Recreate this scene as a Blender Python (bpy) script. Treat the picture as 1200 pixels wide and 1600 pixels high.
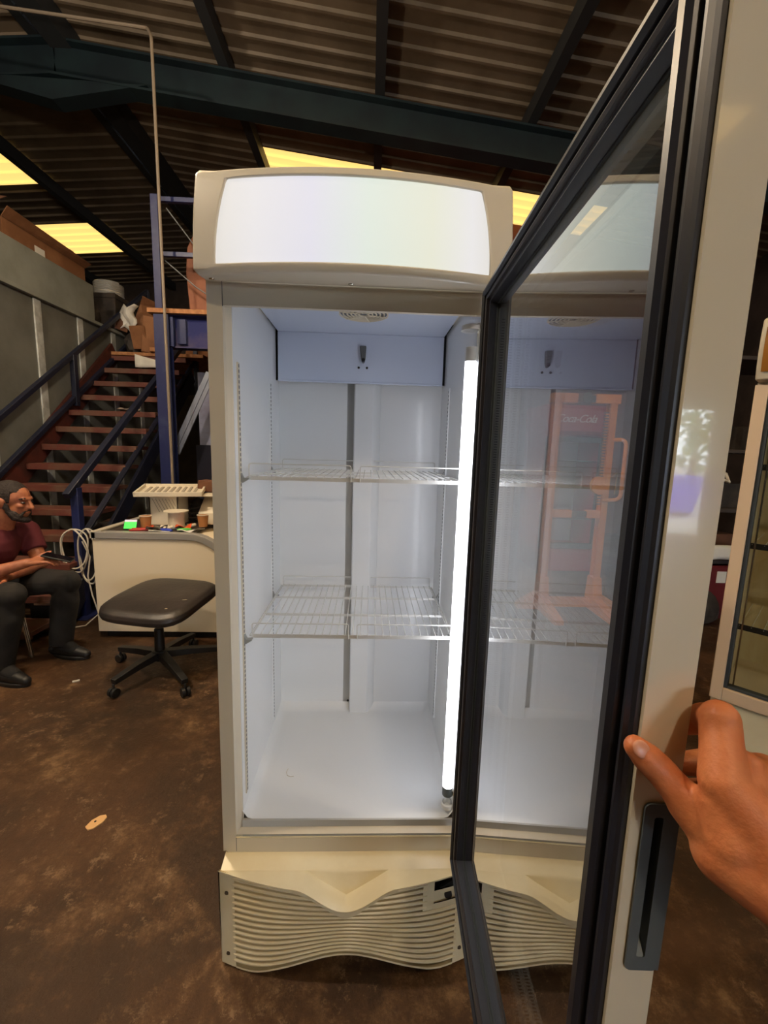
import bpy, bmesh, math, random
from mathutils import Vector, Matrix, Euler
random.seed(7)
sc = bpy.context.scene
col = sc.collection
for o in list(bpy.data.objects):
    bpy.data.objects.remove(o)
PI = math.pi
V = Vector
# ------------------------------------------------------------------ camera
cam = bpy.data.cameras.new('camera')
co = bpy.data.objects.new('camera', cam)
col.objects.link(co)
cam.sensor_fit = 'VERTICAL'
cam.sensor_height = 36
cam.lens = 670.7 * 36 / 1600
cam.clip_start = 0.01
R_ = V((0.99901372, -0.03475531, 0.02763448))
U_ = V((-0.02221009, 0.14777613, 0.98877142))
F_ = V((0.03844877, 0.98840998, -0.14685846))
mw = Matrix.Identity(4)
for i in range(3):
    mw[i][0], mw[i][1], mw[i][2] = R_[i], U_[i], -F_[i]
mw.translation = V((0.36775, -1.02474, 1.38039))
co.matrix_world = mw
sc.camera = co
# ------------------------------------------------------------------ world, exposure, lamps
w = bpy.data.worlds.new('world')
sc.world = w
w.use_nodes = True
bg = w.node_tree.nodes['Background']
bg.inputs[0].default_value = (0.80, 0.90, 1.0, 1)
bg.inputs[1].default_value = 13.0
sc.view_settings.view_transform = 'Standard'
sc.view_settings.look = 'None'
sc.view_settings.exposure = 0.0
sc.view_settings.gamma = 1.0
sc.view_settings.use_curve_mapping = False
FILL_POWER = 150.0
FILL_COL = (1.0, 0.85, 0.66)
LED_STRENGTH = 12.5
SIGN_STRENGTH = 0.86
ROOFLIGHT_STRENGTH = 1.15

# ------------------------------------------------------------------ materials
def lin(c):
    f = lambda v: v / 12.92 if v <= 0.04045 else ((v + 0.055) / 1.055) ** 2.4
    return tuple(f(x / 255.0) for x in c) + (1.0,)

MATS = {}
def mat(name, c, rough=0.5, metal=0.0, c2=None, scale=6.0, lo=0.4, hi=0.6, bump=0.0, bscale=60.0, coat=0.0, spec=0.5, emit=0.0, sss=0.0, stretch=None):
    if name in MATS:
        return MATS[name]
    m = bpy.data.materials.new(name)
    m.use_nodes = True
    nt = m.node_tree
    b = nt.nodes['Principled BSDF']
    b.inputs['Base Color'].default_value = lin(c)
    b.inputs['Roughness'].default_value = rough
    b.inputs['Metallic'].default_value = metal
    b.inputs['Coat Weight'].default_value = coat
    b.inputs['Coat Roughness'].default_value = 0.03
    b.inputs['Specular IOR Level'].default_value = spec
    if sss:
        b.inputs['Subsurface Weight'].default_value = sss
        b.inputs['Subsurface Radius'].default_value = (0.012, 0.004, 0.002)
        b.inputs['Subsurface Scale'].default_value = 0.6
    if emit:
        b.inputs['Emission Color'].default_value = lin(c)
        b.inputs['Emission Strength'].default_value = emit
    if c2 or bump:
        tc = nt.nodes.new('ShaderNodeTexCoord')
        mp = nt.nodes.new('ShaderNodeMapping')
        nt.links.new(tc.outputs['Object'], mp.inputs[0])
        if stretch:
            mp.inputs['Scale'].default_value = stretch
    if c2:
        n = nt.nodes.new('ShaderNodeTexNoise')
        n.inputs['Scale'].default_value = scale
        n.inputs['Detail'].default_value = 6
        n.inputs['Roughness'].default_value = 0.62
        nt.links.new(mp.outputs[0], n.inputs['Vector'])
        r = nt.nodes.new('ShaderNodeValToRGB')
        r.color_ramp.elements[0].position = lo
        r.color_ramp.elements[1].position = hi
        r.color_ramp.elements[0].color = lin(c)
        r.color_ramp.elements[1].color = lin(c2)
        nt.links.new(n.outputs[0], r.inputs[0])
        nt.links.new(r.outputs[0], b.inputs['Base Color'])
    if bump:
        n2 = nt.nodes.new('ShaderNodeTexNoise')
        n2.inputs['Scale'].default_value = bscale
        n2.inputs['Detail'].default_value = 4
        nt.links.new(mp.outputs[0], n2.inputs['Vector'])
        bp = nt.nodes.new('ShaderNodeBump')
        bp.inputs['Strength'].default_value = bump
        bp.inputs['Distance'].default_value = 0.01
        nt.links.new(n2.outputs[0], bp.inputs['Height'])
        nt.links.new(bp.outputs[0], b.inputs['Normal'])
    MATS[name] = m
    return m

def glass_mat(name, tint=(0.97, 0.985, 0.975), gain=1.0):
    # thin pane: Fresnel mix of a clear pass-through and a mirror, angle from the true normal on either face
    m = bpy.data.materials.new(name)
    m.use_nodes = True
    nt = m.node_tree
    nt.nodes.remove(nt.nodes['Principled BSDF'])
    out = nt.nodes['Material Output']
    g = nt.nodes.new('ShaderNodeNewGeometry')
    dot = nt.nodes.new('ShaderNodeVectorMath'); dot.operation = 'DOT_PRODUCT'
    nt.links.new(g.outputs['Normal'], dot.inputs[0])
    nt.links.new(g.outputs['Incoming'], dot.inputs[1])
    def mth(op, a, bb=None):
        n = nt.nodes.new('ShaderNodeMath'); n.operation = op
        for i, v in enumerate((a, bb)):
            if v is None: continue
            if isinstance(v, (int, float)): n.inputs[i].default_value = v
            else: nt.links.new(v, n.inputs[i])
        return n.outputs[0]
    ab = mth('ABSOLUTE', dot.outputs['Value'])
    om = mth('SUBTRACT', 1.0, ab)
    p5 = mth('POWER', om, 5.0)
    fr = mth('ADD', mth('MULTIPLY', p5, 0.96), 0.04)
    fr = mth('MINIMUM', mth('MULTIPLY', fr, gain), 1.0)
    t = nt.nodes.new('ShaderNodeBsdfTransparent'); t.inputs[0].default_value = tint + (1,)
    gl = nt.nodes.new('ShaderNodeBsdfGlossy'); gl.inputs['Roughness'].default_value = 0.0
    gl.inputs['Color'].default_value = (0.97, 0.98, 1.0, 1)
    mx = nt.nodes.new('ShaderNodeMixShader')
    nt.links.new(fr, mx.inputs[0])
    nt.links.new(t.outputs[0], mx.inputs[1])
    nt.links.new(gl.outputs[0], mx.inputs[2])
    nt.links.new(mx.outputs[0], out.inputs[0])
    MATS[name] = m
    return m

cream = mat('cream_painted_steel', (226, 214, 190), 0.22, coat=0.5)
creamfr = mat('cream_frame_paint', (206, 196, 175), 0.35)
doorcream = mat('cream_door_gloss', (226, 216, 192), 0.12, coat=1.0)
plastic = mat('ivory_plastic', (232, 220, 186), 0.32, c2=(222, 206, 166), scale=3)
headerp = mat('header_plastic', (226, 218, 200), 0.3)
liner = mat('white_liner', (229, 231, 232), 0.3, coat=0.15)
linerd = mat('grey_liner', (186, 186, 184), 0.45)
evap = mat('pale_blue_white_cover', (204, 213, 232), 0.3)
gasket = mat('black_rubber_gasket', (34, 36, 45), 0.36, spec=0.5)
gasketg = mat('dark_grey_profile', (54, 58, 69), 0.36, spec=0.5)
profile_ = mat('grey_green_profile', (62, 68, 72), 0.6, spec=0.25)
wire = mat('white_coated_wire', (214, 214, 210), 0.25)
chrome = mat('chrome', (210, 208, 200), 0.16, 1.0)
darkhole = mat('black_void', (10, 9, 8), 0.9)
greyplastic = mat('grey_handle_plastic', (84, 92, 96), 0.42)
blackp = mat('black_plastic', (24, 23, 23), 0.5)
bluesteel = mat('blue_painted_steel', (30, 37, 80), 0.4, c2=(50, 56, 92), scale=9, lo=0.55, hi=0.75)
darkblue = mat('dark_blue_rail_paint', (24, 28, 46), 0.45, c2=(52, 50, 54), scale=14, lo=0.58, hi=0.72)
tealsteel = mat('dark_teal_steel', (26, 42, 46), 0.5, c2=(20, 32, 38), scale=3)
purlinm = mat('dark_purlin_steel', (44, 46, 48), 0.6)
roofm = mat('dusty_roof_sheet', (124, 108, 88), 0.6, c2=(102, 88, 70), scale=1.3)
rust = mat('red_oxide_steel', (88, 40, 31), 0.6, c2=(64, 32, 26), scale=7)
treadwood = mat('worn_red_tread', (96, 48, 37), 0.65, c2=(100, 72, 56), scale=5, lo=0.45, hi=0.65)
panelgrey = mat('grey_coldroom_panel', (112, 112, 104), 0.5, c2=(92, 92, 84), scale=1.2)
fasciam = mat('pale_grey_fascia', (142, 144, 134), 0.5, c2=(122, 124, 114), scale=1.5)
stripm = mat('pale_joint_strip', (196, 198, 192), 0.35, c2=(160, 160, 152), scale=6)
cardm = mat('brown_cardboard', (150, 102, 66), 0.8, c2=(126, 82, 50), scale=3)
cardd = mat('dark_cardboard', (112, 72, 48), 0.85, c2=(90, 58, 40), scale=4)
boardm = mat('raw_chipboard', (176, 122, 78), 0.8, c2=(150, 100, 62), scale=22)
freezerw = mat('freezer_white_panel', (238, 222, 192), 0.35)
freezerg = mat('freezer_grey_trim', (150, 146, 140), 0.4)
whitep = mat('off_white_plastic', (226, 214, 190), 0.45)
paper = mat('white_paper', (222, 216, 204), 0.8)
vinyl = mat('worn_black_vinyl', (44, 40, 38), 0.42, c2=(62, 54, 50), scale=5, lo=0.45, hi=0.7, bump=0.15, bscale=40)
skin = mat('skin_man', (178, 112, 78), 0.5, c2=(158, 94, 66), scale=24, sss=0.1)
skinh = mat('skin_hand', (206, 128, 82), 0.5, c2=(188, 106, 64), scale=30, lo=0.35, hi=0.7, bump=0.10, bscale=260, sss=0.12)
nailm = mat('finger_nail', (208, 146, 118), 0.3)
hairm = mat('dark_hair', (36, 26, 22), 0.75, bump=0.6, bscale=120)
shirt = mat('maroon_cotton', (88, 24, 32), 0.85, bump=0.3, bscale=18)
trouser = mat('black_trouser_cloth', (25, 23, 22), 0.9, c2=(36, 33, 31), scale=6, bump=0.3, bscale=16)
shoem = mat('black_shoe_leather', (20, 18, 18), 0.5)
yellow = mat('yellow_orange_paint', (244, 150, 44), 0.4, c2=(226, 130, 36), scale=8)
redm = mat('red_cooler_paint', (176, 24, 30), 0.35)
darkred = mat('dark_red_cladding', (92, 34, 30), 0.6)
tubegrey = mat('grey_rubber', (96, 98, 98), 0.5)
foil = mat('crinkled_foil_duct', (190, 188, 182), 0.3, 0.5, bump=0.4, bscale=30)
darkstuff = mat('dark_clutter', (40, 34, 30), 0.8, c2=(64, 54, 46), scale=6)
whitecable = mat('white_cable', (206, 196, 180), 0.5)
orange = mat('orange_plastic', (214, 84, 40), 0.4)
redtool = mat('red_tool_grip', (176, 36, 28), 0.4)
bluecap = mat('blue_plastic', (40, 60, 170), 0.4)
greenp = mat('green_plastic', (70, 170, 60), 0.4)
kraft = mat('kraft_cup', (184, 124, 72), 0.7)
brownart = mat('amber_header_graphic', (150, 98, 34), 0.3, c2=(96, 60, 24), scale=2.2, lo=0.5, hi=0.56)
leafm = mat('leaf_green', (96, 128, 56), 0.7, c2=(60, 92, 40), scale=5)
vanblue = mat('blue_van_paint', (20, 40, 210), 0.35)
asphalt = mat('pale_yard', (190, 186, 178), 0.9)
pale = mat('pale_render', (212, 206, 196), 0.8)
brickish = mat('stained_masonry', (72, 60, 54), 0.85, c2=(54, 46, 42), scale=2)
led = mat('led_tube_light', (244, 246, 255), 0.4, emit=LED_STRENGTH)
rooflight = mat('backlit_roof_light', (255, 212, 122), 0.5, emit=ROOFLIGHT_STRENGTH)
lampm = mat('fill_lamp_diffuser', (255, 226, 180), 0.5, emit=3.0)
glass = glass_mat('door_glass', tint=(0.86, 0.88, 0.88), gain=2.9)
glass2 = glass_mat('far_door_glass', tint=(0.95, 0.96, 0.92))

def floor_mat():
    m = bpy.data.materials.new('oily_concrete_floor')
    m.use_nodes = True
    nt = m.node_tree; b = nt.nodes['Principled BSDF']
    tc = nt.nodes.new('ShaderNodeTexCoord')
    def noise(s, d=8, r=0.65):
        n = nt.nodes.new('ShaderNodeTexNoise'); n.inputs['Scale'].default_value = s
        n.inputs['Detail'].default_value = d; n.inputs['Roughness'].default_value = r
        nt.links.new(tc.outputs['Object'], n.inputs['Vector']); return n.outputs[0]
    def ramp(v, stops):
        r = nt.nodes.new('ShaderNodeValToRGB')
        e = r.color_ramp.elements
        while len(e) < len(stops): e.new(0.5)
        for k, (p, c) in enumerate(stops):
            e[k].position = p; e[k].color = lin(c)
        nt.links.new(v, r.inputs[0]); return r.outputs[0]
    def mix(f, a, bb):
        n = nt.nodes.new('ShaderNodeMix'); n.data_type = 'RGBA'
        nt.links.new(f, n.inputs[0]); nt.links.new(a, n.inputs[6]); nt.links.new(bb, n.inputs[7])
        return n.outputs[2]
    base = ramp(noise(1.3, 9), [(0.3, (40, 30, 21)), (0.48, (64, 45, 30)), (0.62, (82, 56, 36)), (0.75, (62, 48, 35))])
    worn = ramp(noise(9, 12, 0.8), [(0.36, (54, 38, 25)), (0.50, (92, 66, 43)), (0.62, (142, 112, 80))])
    f1 = ramp(noise(2.6, 12, 0.78), [(0.50, (0, 0, 0)), (0.60, (225, 225, 225))])
    c = mix(f1, base, worn)
    flake = ramp(noise(17, 10, 0.82), [(0.545, (0, 0, 0)), (0.60, (225, 225, 225))])
    zone = ramp(noise(1.9, 6, 0.7), [(0.45, (0, 0, 0)), (0.55, (240, 240, 240))])
    mm = nt.nodes.new('ShaderNodeMix'); mm.data_type = 'RGBA'; mm.blend_type = 'MULTIPLY'; mm.inputs[0].default_value = 1.0
    nt.links.new(flake, mm.inputs[6]); nt.links.new(zone, mm.inputs[7])
    pale_ = ramp(noise(3), [(0.4, (116, 92, 68)), (0.6, (142, 116, 88))])
    c = mix(mm.outputs[2], c, pale_)
    oil = ramp(noise(3.4, 8, 0.7), [(0.60, (0, 0, 0)), (0.72, (190, 190, 190))])
    dark = ramp(noise(2), [(0.4, (32, 25, 19)), (0.6, (42, 32, 24))])
    c = mix(oil, c, dark)
    nt.links.new(c, b.inputs['Base Color'])
    rr = ramp(noise(1.8), [(0.35, (150, 150, 150)), (0.65, (210, 210, 210))])
    nt.links.new(rr, b.inputs['Roughness'])
    b.inputs['Specular IOR Level'].default_value = 0.3
    bp = nt.nodes.new('ShaderNodeBump'); bp.inputs['Strength'].default_value = 0.5; bp.inputs['Distance'].default_value = 0.012
    nt.links.new(noise(20, 10, 0.75), bp.inputs['Height'])
    nt.links.new(bp.outputs[0], b.inputs['Normal'])
    return m

def sign_mat():
    # backlit plastic sign: warmer towards one end, uneven tubes behind it
    m = bpy.data.materials.new('backlit_sign_panel')
    m.use_nodes = True
    nt = m.node_tree; b = nt.nodes['Principled BSDF']
    b.inputs['Base Color'].default_value = (0.16, 0.16, 0.16, 1)
    b.inputs['Roughness'].default_value = 0.65
    b.inputs['Specular IOR Level'].default_value = 0.2
    tc = nt.nodes.new('ShaderNodeTexCoord')
    sx = nt.nodes.new('ShaderNodeSeparateXYZ'); nt.links.new(tc.outputs['Generated'], sx.inputs[0])
    r = nt.nodes.new('ShaderNodeValToRGB')
    e = r.color_ramp.elements
    e[0].position = 0.0; e[0].color = lin((236, 232, 226))
    e[1].position = 1.0; e[1].color = lin((232, 230, 226))
    for p, c in ((0.14, (240, 238, 240)), (0.35, (234, 233, 245)), (0.55, (232, 242, 232)), (0.78, (238, 240, 222)), (0.93, (240, 239, 240))):
        x = e.new(p); x.color = lin(c)
    nt.links.new(sx.outputs[0], r.inputs[0])
    nt.links.new(r.outputs[0], b.inputs['Emission Color'])
    b.inputs['Emission Strength'].default_value = SIGN_STRENGTH
    return m
signm = sign_mat()
phonegreen = mat('phone_screen_green', (60, 220, 80), 0.3, emit=0.7)
phonewhite = mat('phone_screen_white', (200, 190, 205), 0.3, emit=0.6)

# ------------------------------------------------------------------ mesh helpers
def rotz(a): return Matrix.Rotation(a, 3, 'Z')
def rotx(a): return Matrix.Rotation(a, 3, 'X')
def roty(a): return Matrix.Rotation(a, 3, 'Y')

class MB:
    def __init__(s):
        s.v = []; s.f = []
    def add(s, vs, fs):
        k = len(s.v)
        s.v += [V(x) for x in vs]
        s.f += [tuple(i + k for i in f) for f in fs]
        return s
    def box(s, c, d, m=None):
        c = V(c); vs = []
        for z in (-.5, .5):
            for x, y in ((-.5, -.5), (.5, -.5), (.5, .5), (-.5, .5)):
                p = V((x * d[0], y * d[1], z * d[2]))
                vs.append(c + (m @ p if m else p))
        return s.add(vs, [(0, 3, 2, 1), (4, 5, 6, 7), (0, 1, 5, 4), (1, 2, 6, 5), (2, 3, 7, 6), (3, 0, 4, 7)])
    def bb(s, a, b):
        return s.box([(a[i] + b[i]) / 2 for i in range(3)], [abs(b[i] - a[i]) for i in range(3)])
    def bar(s, a, b, wd, h, up=(0, 0, 1)):
        a, b = V(a), V(b); z = (b - a); L = z.length; z.normalize()
        x = z.cross(V(up)); x.normalize(); y = x.cross(z)
        m = Matrix((x, z, y)).transposed()
        return s.box((a + b) / 2, (wd, L, h), m)
    def prism(s, poly, fn, a, b):
        n = len(poly)
        vs = [fn(p[0], p[1], a) for p in poly] + [fn(p[0], p[1], b) for p in poly]
        fs = [tuple(range(n))[::-1], tuple(range(n, 2 * n))]
        fs += [(i, (i + 1) % n, n + (i + 1) % n, n + i) for i in range(n)]
        return s.add(vs, fs)
    def tube(s, pts, r, n=8, closed=False, sec=None):
        pts = [V(p) for p in pts]; N = len(pts)
        rs = r if isinstance(r, (list, tuple)) else [r] * N
        vs = []; x = None
        for i, p in enumerate(pts):
            if closed: t = pts[(i + 1) % N] - pts[i - 1]
            else: t = pts[min(i + 1, N - 1)] - pts[max(i - 1, 0)]
            t.normalize()
            if x is None:
                x = t.orthogonal() if abs(t.z) > 0.9 else t.cross(V((0, 0, 1)))
            x = (x - t * x.dot(t)).normalized(); y = t.cross(x)
            for k in range(n):
                a = 2 * PI * k / n + PI / n
                q = sec or (1, 1)
                vs.append(p + (x * math.cos(a) * q[0] + y * math.sin(a) * q[1]) * rs[i])
        fs = []
        for i in range(N if closed else N - 1):
            j = (i + 1) % N
            for k in range(n):
                fs.append((i * n + k, i * n + (k + 1) % n, j * n + (k + 1) % n, j * n + k))
        if not closed:
            fs += [tuple(range(n))[::-1], tuple((N - 1) * n + k for k in range(n))]
        return s.add(vs, fs)
    def cyl(s, a, b, r, n=16, r2=None):
        return s.tube([a, b], [r, r if r2 is None else r2], n)
    def lathe(s, prof, c=(0, 0, 0), n=20, m=None):
        c = V(c); vs = []; N = len(prof)
        for (r, z) in prof:
            for k in range(n):
                a = 2 * PI * k / n
                p = V((r * math.cos(a), r * math.sin(a), z))
                vs.append(c + (m @ p if m else p))
        fs = [(i * n + k, i * n + (k + 1) % n, (i + 1) * n + (k + 1) % n, (i + 1) * n + k) for i in range(N - 1) for k in range(n)]
        fs += [tuple(range(n))[::-1], tuple((N - 1) * n + k for k in range(n))]
        return s.add(vs, fs)
    def ball(s, c, r, m=None, nu=14, nv=9):
        if not isinstance(r, (tuple, list)): r = (r, r, r)
        c = V(c); vs = []
        tr = lambda p: c + (m @ p if m else p)
        vs.append(tr(V((0, 0, -r[2]))))
        for j in range(1, nv):
            t = -PI / 2 + PI * j / nv
            for k in range(nu):
                a = 2 * PI * k / nu
                vs.append(tr(V((r[0] * math.cos(t) * math.cos(a), r[1] * math.cos(t) * math.sin(a), r[2] * math.sin(t)))))
        vs.append(tr(V((0, 0, r[2]))))
        fs = []
        for k in range(nu):
            fs.append((0, 1 + (k + 1) % nu, 1 + k))
            e = 1 + (nv - 2) * nu
            fs.append((e + k, e + (k + 1) % nu, len(vs) - 1))
        for j in range(nv - 2):
            for k in range(nu):
                a = 1 + j * nu
                fs.append((a + k, a + (k + 1) % nu, a + nu + (k + 1) % nu, a + nu + k))
        return s.add(vs, fs)
    def limb(s, chain, n=14):
        # tapered chain with a ball at each joint, for figures
        s.tube([c[0] for c in chain], [c[1] for c in chain], n)
        for p, r in chain: s.ball(p, r)
        return s
    def grid(s, fn, nu, nv):
        vs = [fn(i / nu, j / nv) for j in range(nv + 1) for i in range(nu + 1)]
        fs = [(j * (nu + 1) + i, j * (nu + 1) + i + 1, (j + 1) * (nu + 1) + i + 1, (j + 1) * (nu + 1) + i) for j in range(nv) for i in range(nu)]
        return s.add(vs, fs)
    def build(s, name, m, parent=None, bevel=0.0, smooth=True, solid=0.0, angle=35, remesh=0.0, sm=6, segs=2, origin=None):
        me = bpy.data.meshes.new(name)
        if parent is not None: o0 = V(parent['o_']) if 'o_' in parent else V((0, 0, 0))
        elif origin is not None: o0 = V(origin)
        else:
            lo = [min(p[i] for p in s.v) for i in range(3)]; hi = [max(p[i] for p in s.v) for i in range(3)]
            o0 = V(((lo[0] + hi[0]) / 2, (lo[1] + hi[1]) / 2, lo[2]))
        me.from_pydata([p - o0 for p in s.v], [], s.f)
        b = bmesh.new(); b.from_mesh(me)
        bmesh.ops.recalc_face_normals(b, faces=b.faces)
        b.to_mesh(me); b.free()
        o = bpy.data.objects.new(name, me)
        col.objects.link(o)
        o['o_'] = tuple(o0)
        if parent is not None: o.parent = parent
        else: o.location = o0
        me.materials.append(m)
        if solid:
            d = o.modifiers.new('solid', 'SOLIDIFY'); d.thickness = solid; d.offset = 0
        if remesh:
            d = o.modifiers.new('remesh', 'REMESH'); d.mode = 'VOXEL'; d.voxel_size = remesh
            d = o.modifiers.new('smooth', 'SMOOTH'); d.factor = 0.5; d.iterations = sm
            dg = bpy.context.evaluated_depsgraph_get()
            me2 = bpy.data.meshes.new_from_object(o.evaluated_get(dg))
            o.modifiers.clear(); o.data = me2; me = me2
        if bevel:
            d = o.modifiers.new('bevel', 'BEVEL'); d.width = bevel; d.segments = segs; d.limit_method = 'ANGLE'; d.angle_limit = math.radians(40)
            d.harden_normals = False
        if smooth:
            me.shade_smooth()
            if not remesh and not bevel: me.set_sharp_from_angle(angle=math.radians(angle))
            elif bevel: me.set_sharp_from_angle(angle=math.radians(60))
        return o

def tag(o, label, cat, group=None, kind=None):
    o['label'] = label; o['category'] = cat
    if group: o['group'] = group
    if kind: o['kind'] = kind
    return o
def thing(name, label, cat, loc, group=None):
    o = bpy.data.objects.new(name, None); col.objects.link(o)
    o.empty_display_size = 0.05
    o.location = loc; o['o_'] = tuple(loc)
    return tag(o, label, cat, group)
def structure(name, loc=(0, 0, 0)):
    o = bpy.data.objects.new(name, None); col.objects.link(o)
    o.location = loc; o['o_'] = tuple(loc); o['kind'] = 'structure'
    return o
def plain(o, label):
    o['label'] = label; return o
def again(o, off, parent=None):
    c = o.copy(); col.objects.link(c)
    c.location = o.location + V(off)
    if parent is not None: c.parent = parent
    return c
def lerp(a, b, t): return a + (b - a) * t
def sstep(a, b, x):
    t = max(0, min(1, (x - a) / (b - a))); return t * t * (3 - 2 * t)
def arc(c, r, a0, a1, n, ax='xz'):
    out = []
    for i in range(n + 1):
        a = lerp(a0, a1, i / n)
        p = [c[0], c[1], c[2]]
        i0, i1 = 'xyz'.index(ax[0]), 'xyz'.index(ax[1])
        p[i0] += r * math.cos(a); p[i1] += r * math.sin(a)
        out.append(V(p))
    return out
def rounded(pts, r, n=4, closed=False):
    pts = [V(p) for p in pts]; out = []
    N = len(pts)
    for i, p in enumerate(pts):
        if not closed and i in (0, N - 1): out.append(p); continue
        a = (pts[i - 1] - p); b = (pts[(i + 1) % N] - p)
        rr = min(r, a.length * 0.45, b.length * 0.45)
        a = p + a.normalized() * rr; b = p + b.normalized() * rr
        for k in range(n + 1):
            t = k / n
            out.append(a * (1 - t) ** 2 + p * 2 * t * (1 - t) + b * t * t)
    return out

# ================================================================== SETTING
fl = MB().bb((-7.5, -8.4, -0.12), (6.5, 11.0, 0.0)).build('floor', floor_mat(), origin=(0, 0, 0), smooth=False)
fl['kind'] = 'structure'
MB().bb((-16, -30, -0.14), (22, -8.4, -0.02)).build('ground', asphalt, smooth=False)['kind'] = 'structure'

# roof: two shallow planes of ribbed sheets on purlins, ridge along y
XR, ZR = -2.93, 5.58
SR, SL = -0.11, -0.081
def roof_z(x): return ZR + (SR * (x - XR) if x >= XR else SL * (XR - x))
ceil = structure('ceiling', (0, 0, 0))
def sheet(x0, x1, y0, wd, pitch, name, m):
    prof = []
    n = round(wd / pitch)
    for k in range(n):
        b = y0 + k * pitch
        for t, dz in ((0.0, 0.0), (0.76, 0.0), (0.81, -0.026), (0.95, -0.026)):
            prof.append((b + t * pitch, dz))
    prof.append((y0 + wd, 0.0))
    mb = MB(); N = len(prof)
    vs = [V((x0, y, roof_z(x0) + dz)) for y, dz in prof] + [V((x1, y, roof_z(x1) + dz)) for y, dz in prof]
    vs += [p + V((0, 0, 0.004)) for p in vs]
    fs = []
    for i in range(N - 1):
        fs.append((i, i + 1, N + i + 1, N + i)); fs.append((2 * N + i, 3 * N + i, 3 * N + i + 1, 2 * N + i + 1))
    mb.add(vs, fs)
    return mb.build(name, m, ceil, angle=20)
for k in range(19):
    y0 = -8.5 + k
    if k in (2, 6, 10, 14):  # only the last strip is in view, the others are added for light
        sheet(XR, -1.2, y0, 1.0, 0.2, 'roof_sheet', roofm)
        sheet(-1.2, 3.9, y0, 1.0, 0.2, 'rooflight_sheet', rooflight)
        sheet(3.9, 6.5, y0, 1.0, 0.2, 'roof_sheet', roofm)
    else:
        sheet(XR, 6.5, y0, 1.0, 0.2, 'roof_sheet', roofm)
for k in range(17):
    y0 = -8.9 + 1.2 * k
    if k in (4, 8, 12, 14):  # the first two strips are out of view, added for light
        sheet(-7.5, -6.0, y0, 1.2, 0.24, 'roof_sheet', roofm)
        sheet(-6.0, -4.72, y0, 1.2, 0.24, 'rooflight_sheet', rooflight)
        sheet(-4.72, XR, y0, 1.2, 0.24, 'roof_sheet', roofm)
    else:
        sheet(-7.5, XR, y0, 1.2, 0.24, 'roof_sheet', roofm)
for x in (-6.3, -4.72, -1.2, 0.40, 2.02, 3.7, 5.3):
    z = roof_z(x) - 0.035
    MB().bb((x - 0.05, -8.4, z - 0.17), (x + 0.05, 10.9, z)).build('purlin', purlinm, ceil, smooth=False)
z = ZR - 0.04
MB().bb((XR - 0.03, -8.4, z - 0.22), (XR + 0.18, 10.9, z)).bb((XR - 0.26, -8.4, z - 0.1), (XR - 0.16, 10.9, z - 0.02)).build('ridge_beam', purlinm, ceil, smooth=False)
# main rafter: I section along x, haunch plates at the ridge
for yb in (4.12, -2.6):
    mb = MB()
    for x0, x1 in ((XR, 6.4), (-7.4, XR)):
        def q(x, dz): return V((x, yb, roof_z(x) - 0.21 + dz))
        a, b = q(x0, 0), q(x1, 0)
        mb.bar(a + V((0, 0, -0.012)), b + V((0, 0, -0.012)), 0.19, 0.022)
        mb.bar(a + V((0, 0, -0.17)), b + V((0, 0, -0.17)), 0.022, 0.32)
        mb.bar(a + V((0, 0, -0.33)), b + V((0, 0, -0.33)), 0.19, 0.022)
    mb.prism([(XR - 0.95, roof_z(XR - 0.95) - 0.5), (XR, ZR - 0.78), (XR + 0.95, roof_z(XR + 0.95) - 0.5)], lambda x, zz, y: V((x, y, zz)), yb - 0.09, yb + 0.09)
    mb.build('rafter', tealsteel, ceil, smooth=False)

# partition of grey cold-room panels beside the stairs
wl = structure('wall_left', (-2.8, 3, 0))
ys = [-1.6, -0.85, -0.1, 0.65, 1.4, 2.1, 2.75, 3.38, 3.99, 4.6, 5.2, 5.8]
for a, b in zip(ys[:-1], ys[1:]):
    MB().bb((-2.88, a + 0.004, 0.0), (-2.80, b - 0.004, 2.70)).build('panel', panelgrey, wl, bevel=0.003)
for y in ys[1:-1]:
    MB().bb((-2.80, y - 0.045, 0.0), (-2.785, y + 0.045, 2.68)).build('joint_strip', stripm, wl, bevel=0.004)
MB().bb((-2.9, -1.6, 2.72), (-2.775, 4.24, 3.10)).build('fascia', fasciam, wl, bevel=0.004)
MB().bb((-2.9, -1.6, 2.685), (-2.755, 5.6, 2.72)).build('ledge', fasciam, wl, bevel=0.003)
MB().bb((-4.6, -1.6, 2.60), (-2.9, 10.6, 2.68)).build('partition_roof', panelgrey, wl, smooth=False)

def wall(name, a, b, m):
    o = MB().bb(a, b).build(name, m, smooth=False); o['kind'] = 'structure'; return o
wall('wall_west', (-7.6, -8.5, 0), (-7.5, 11, 5.6), brickish)
wall('wall_back', (0.4, 6.35, 0), (6.5, 6.45, 5.2), darkred)
wall('wall_back_left', (-7.5, 10.9, 0), (0.4, 11.0, 5.6), brickish)
wall('wall_back_return', (0.3, 6.45, 0), (0.4, 10.9, 5.2), brickish)
wall('wall_right', (6.5, -8.5, 0), (6.6, 6.45, 4.7), brickish)
wf = structure('wall_front', (0, -8.4, 0))
DX0, DX1, DZ = 2.7, 5.64, 2.2
MB().bb((-7.5, -8.5, 0), (DX0, -8.4, 5.6)).build('masonry', brickish, wf, smooth=False)
MB().bb((DX1, -8.5, 0), (6.5, -8.4, 5.6)).build('masonry', brickish, wf, smooth=False)
MB().bb((DX0, -8.5, DZ), (DX1, -8.4, 5.6)).build('masonry', brickish, wf, smooth=False)

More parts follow.
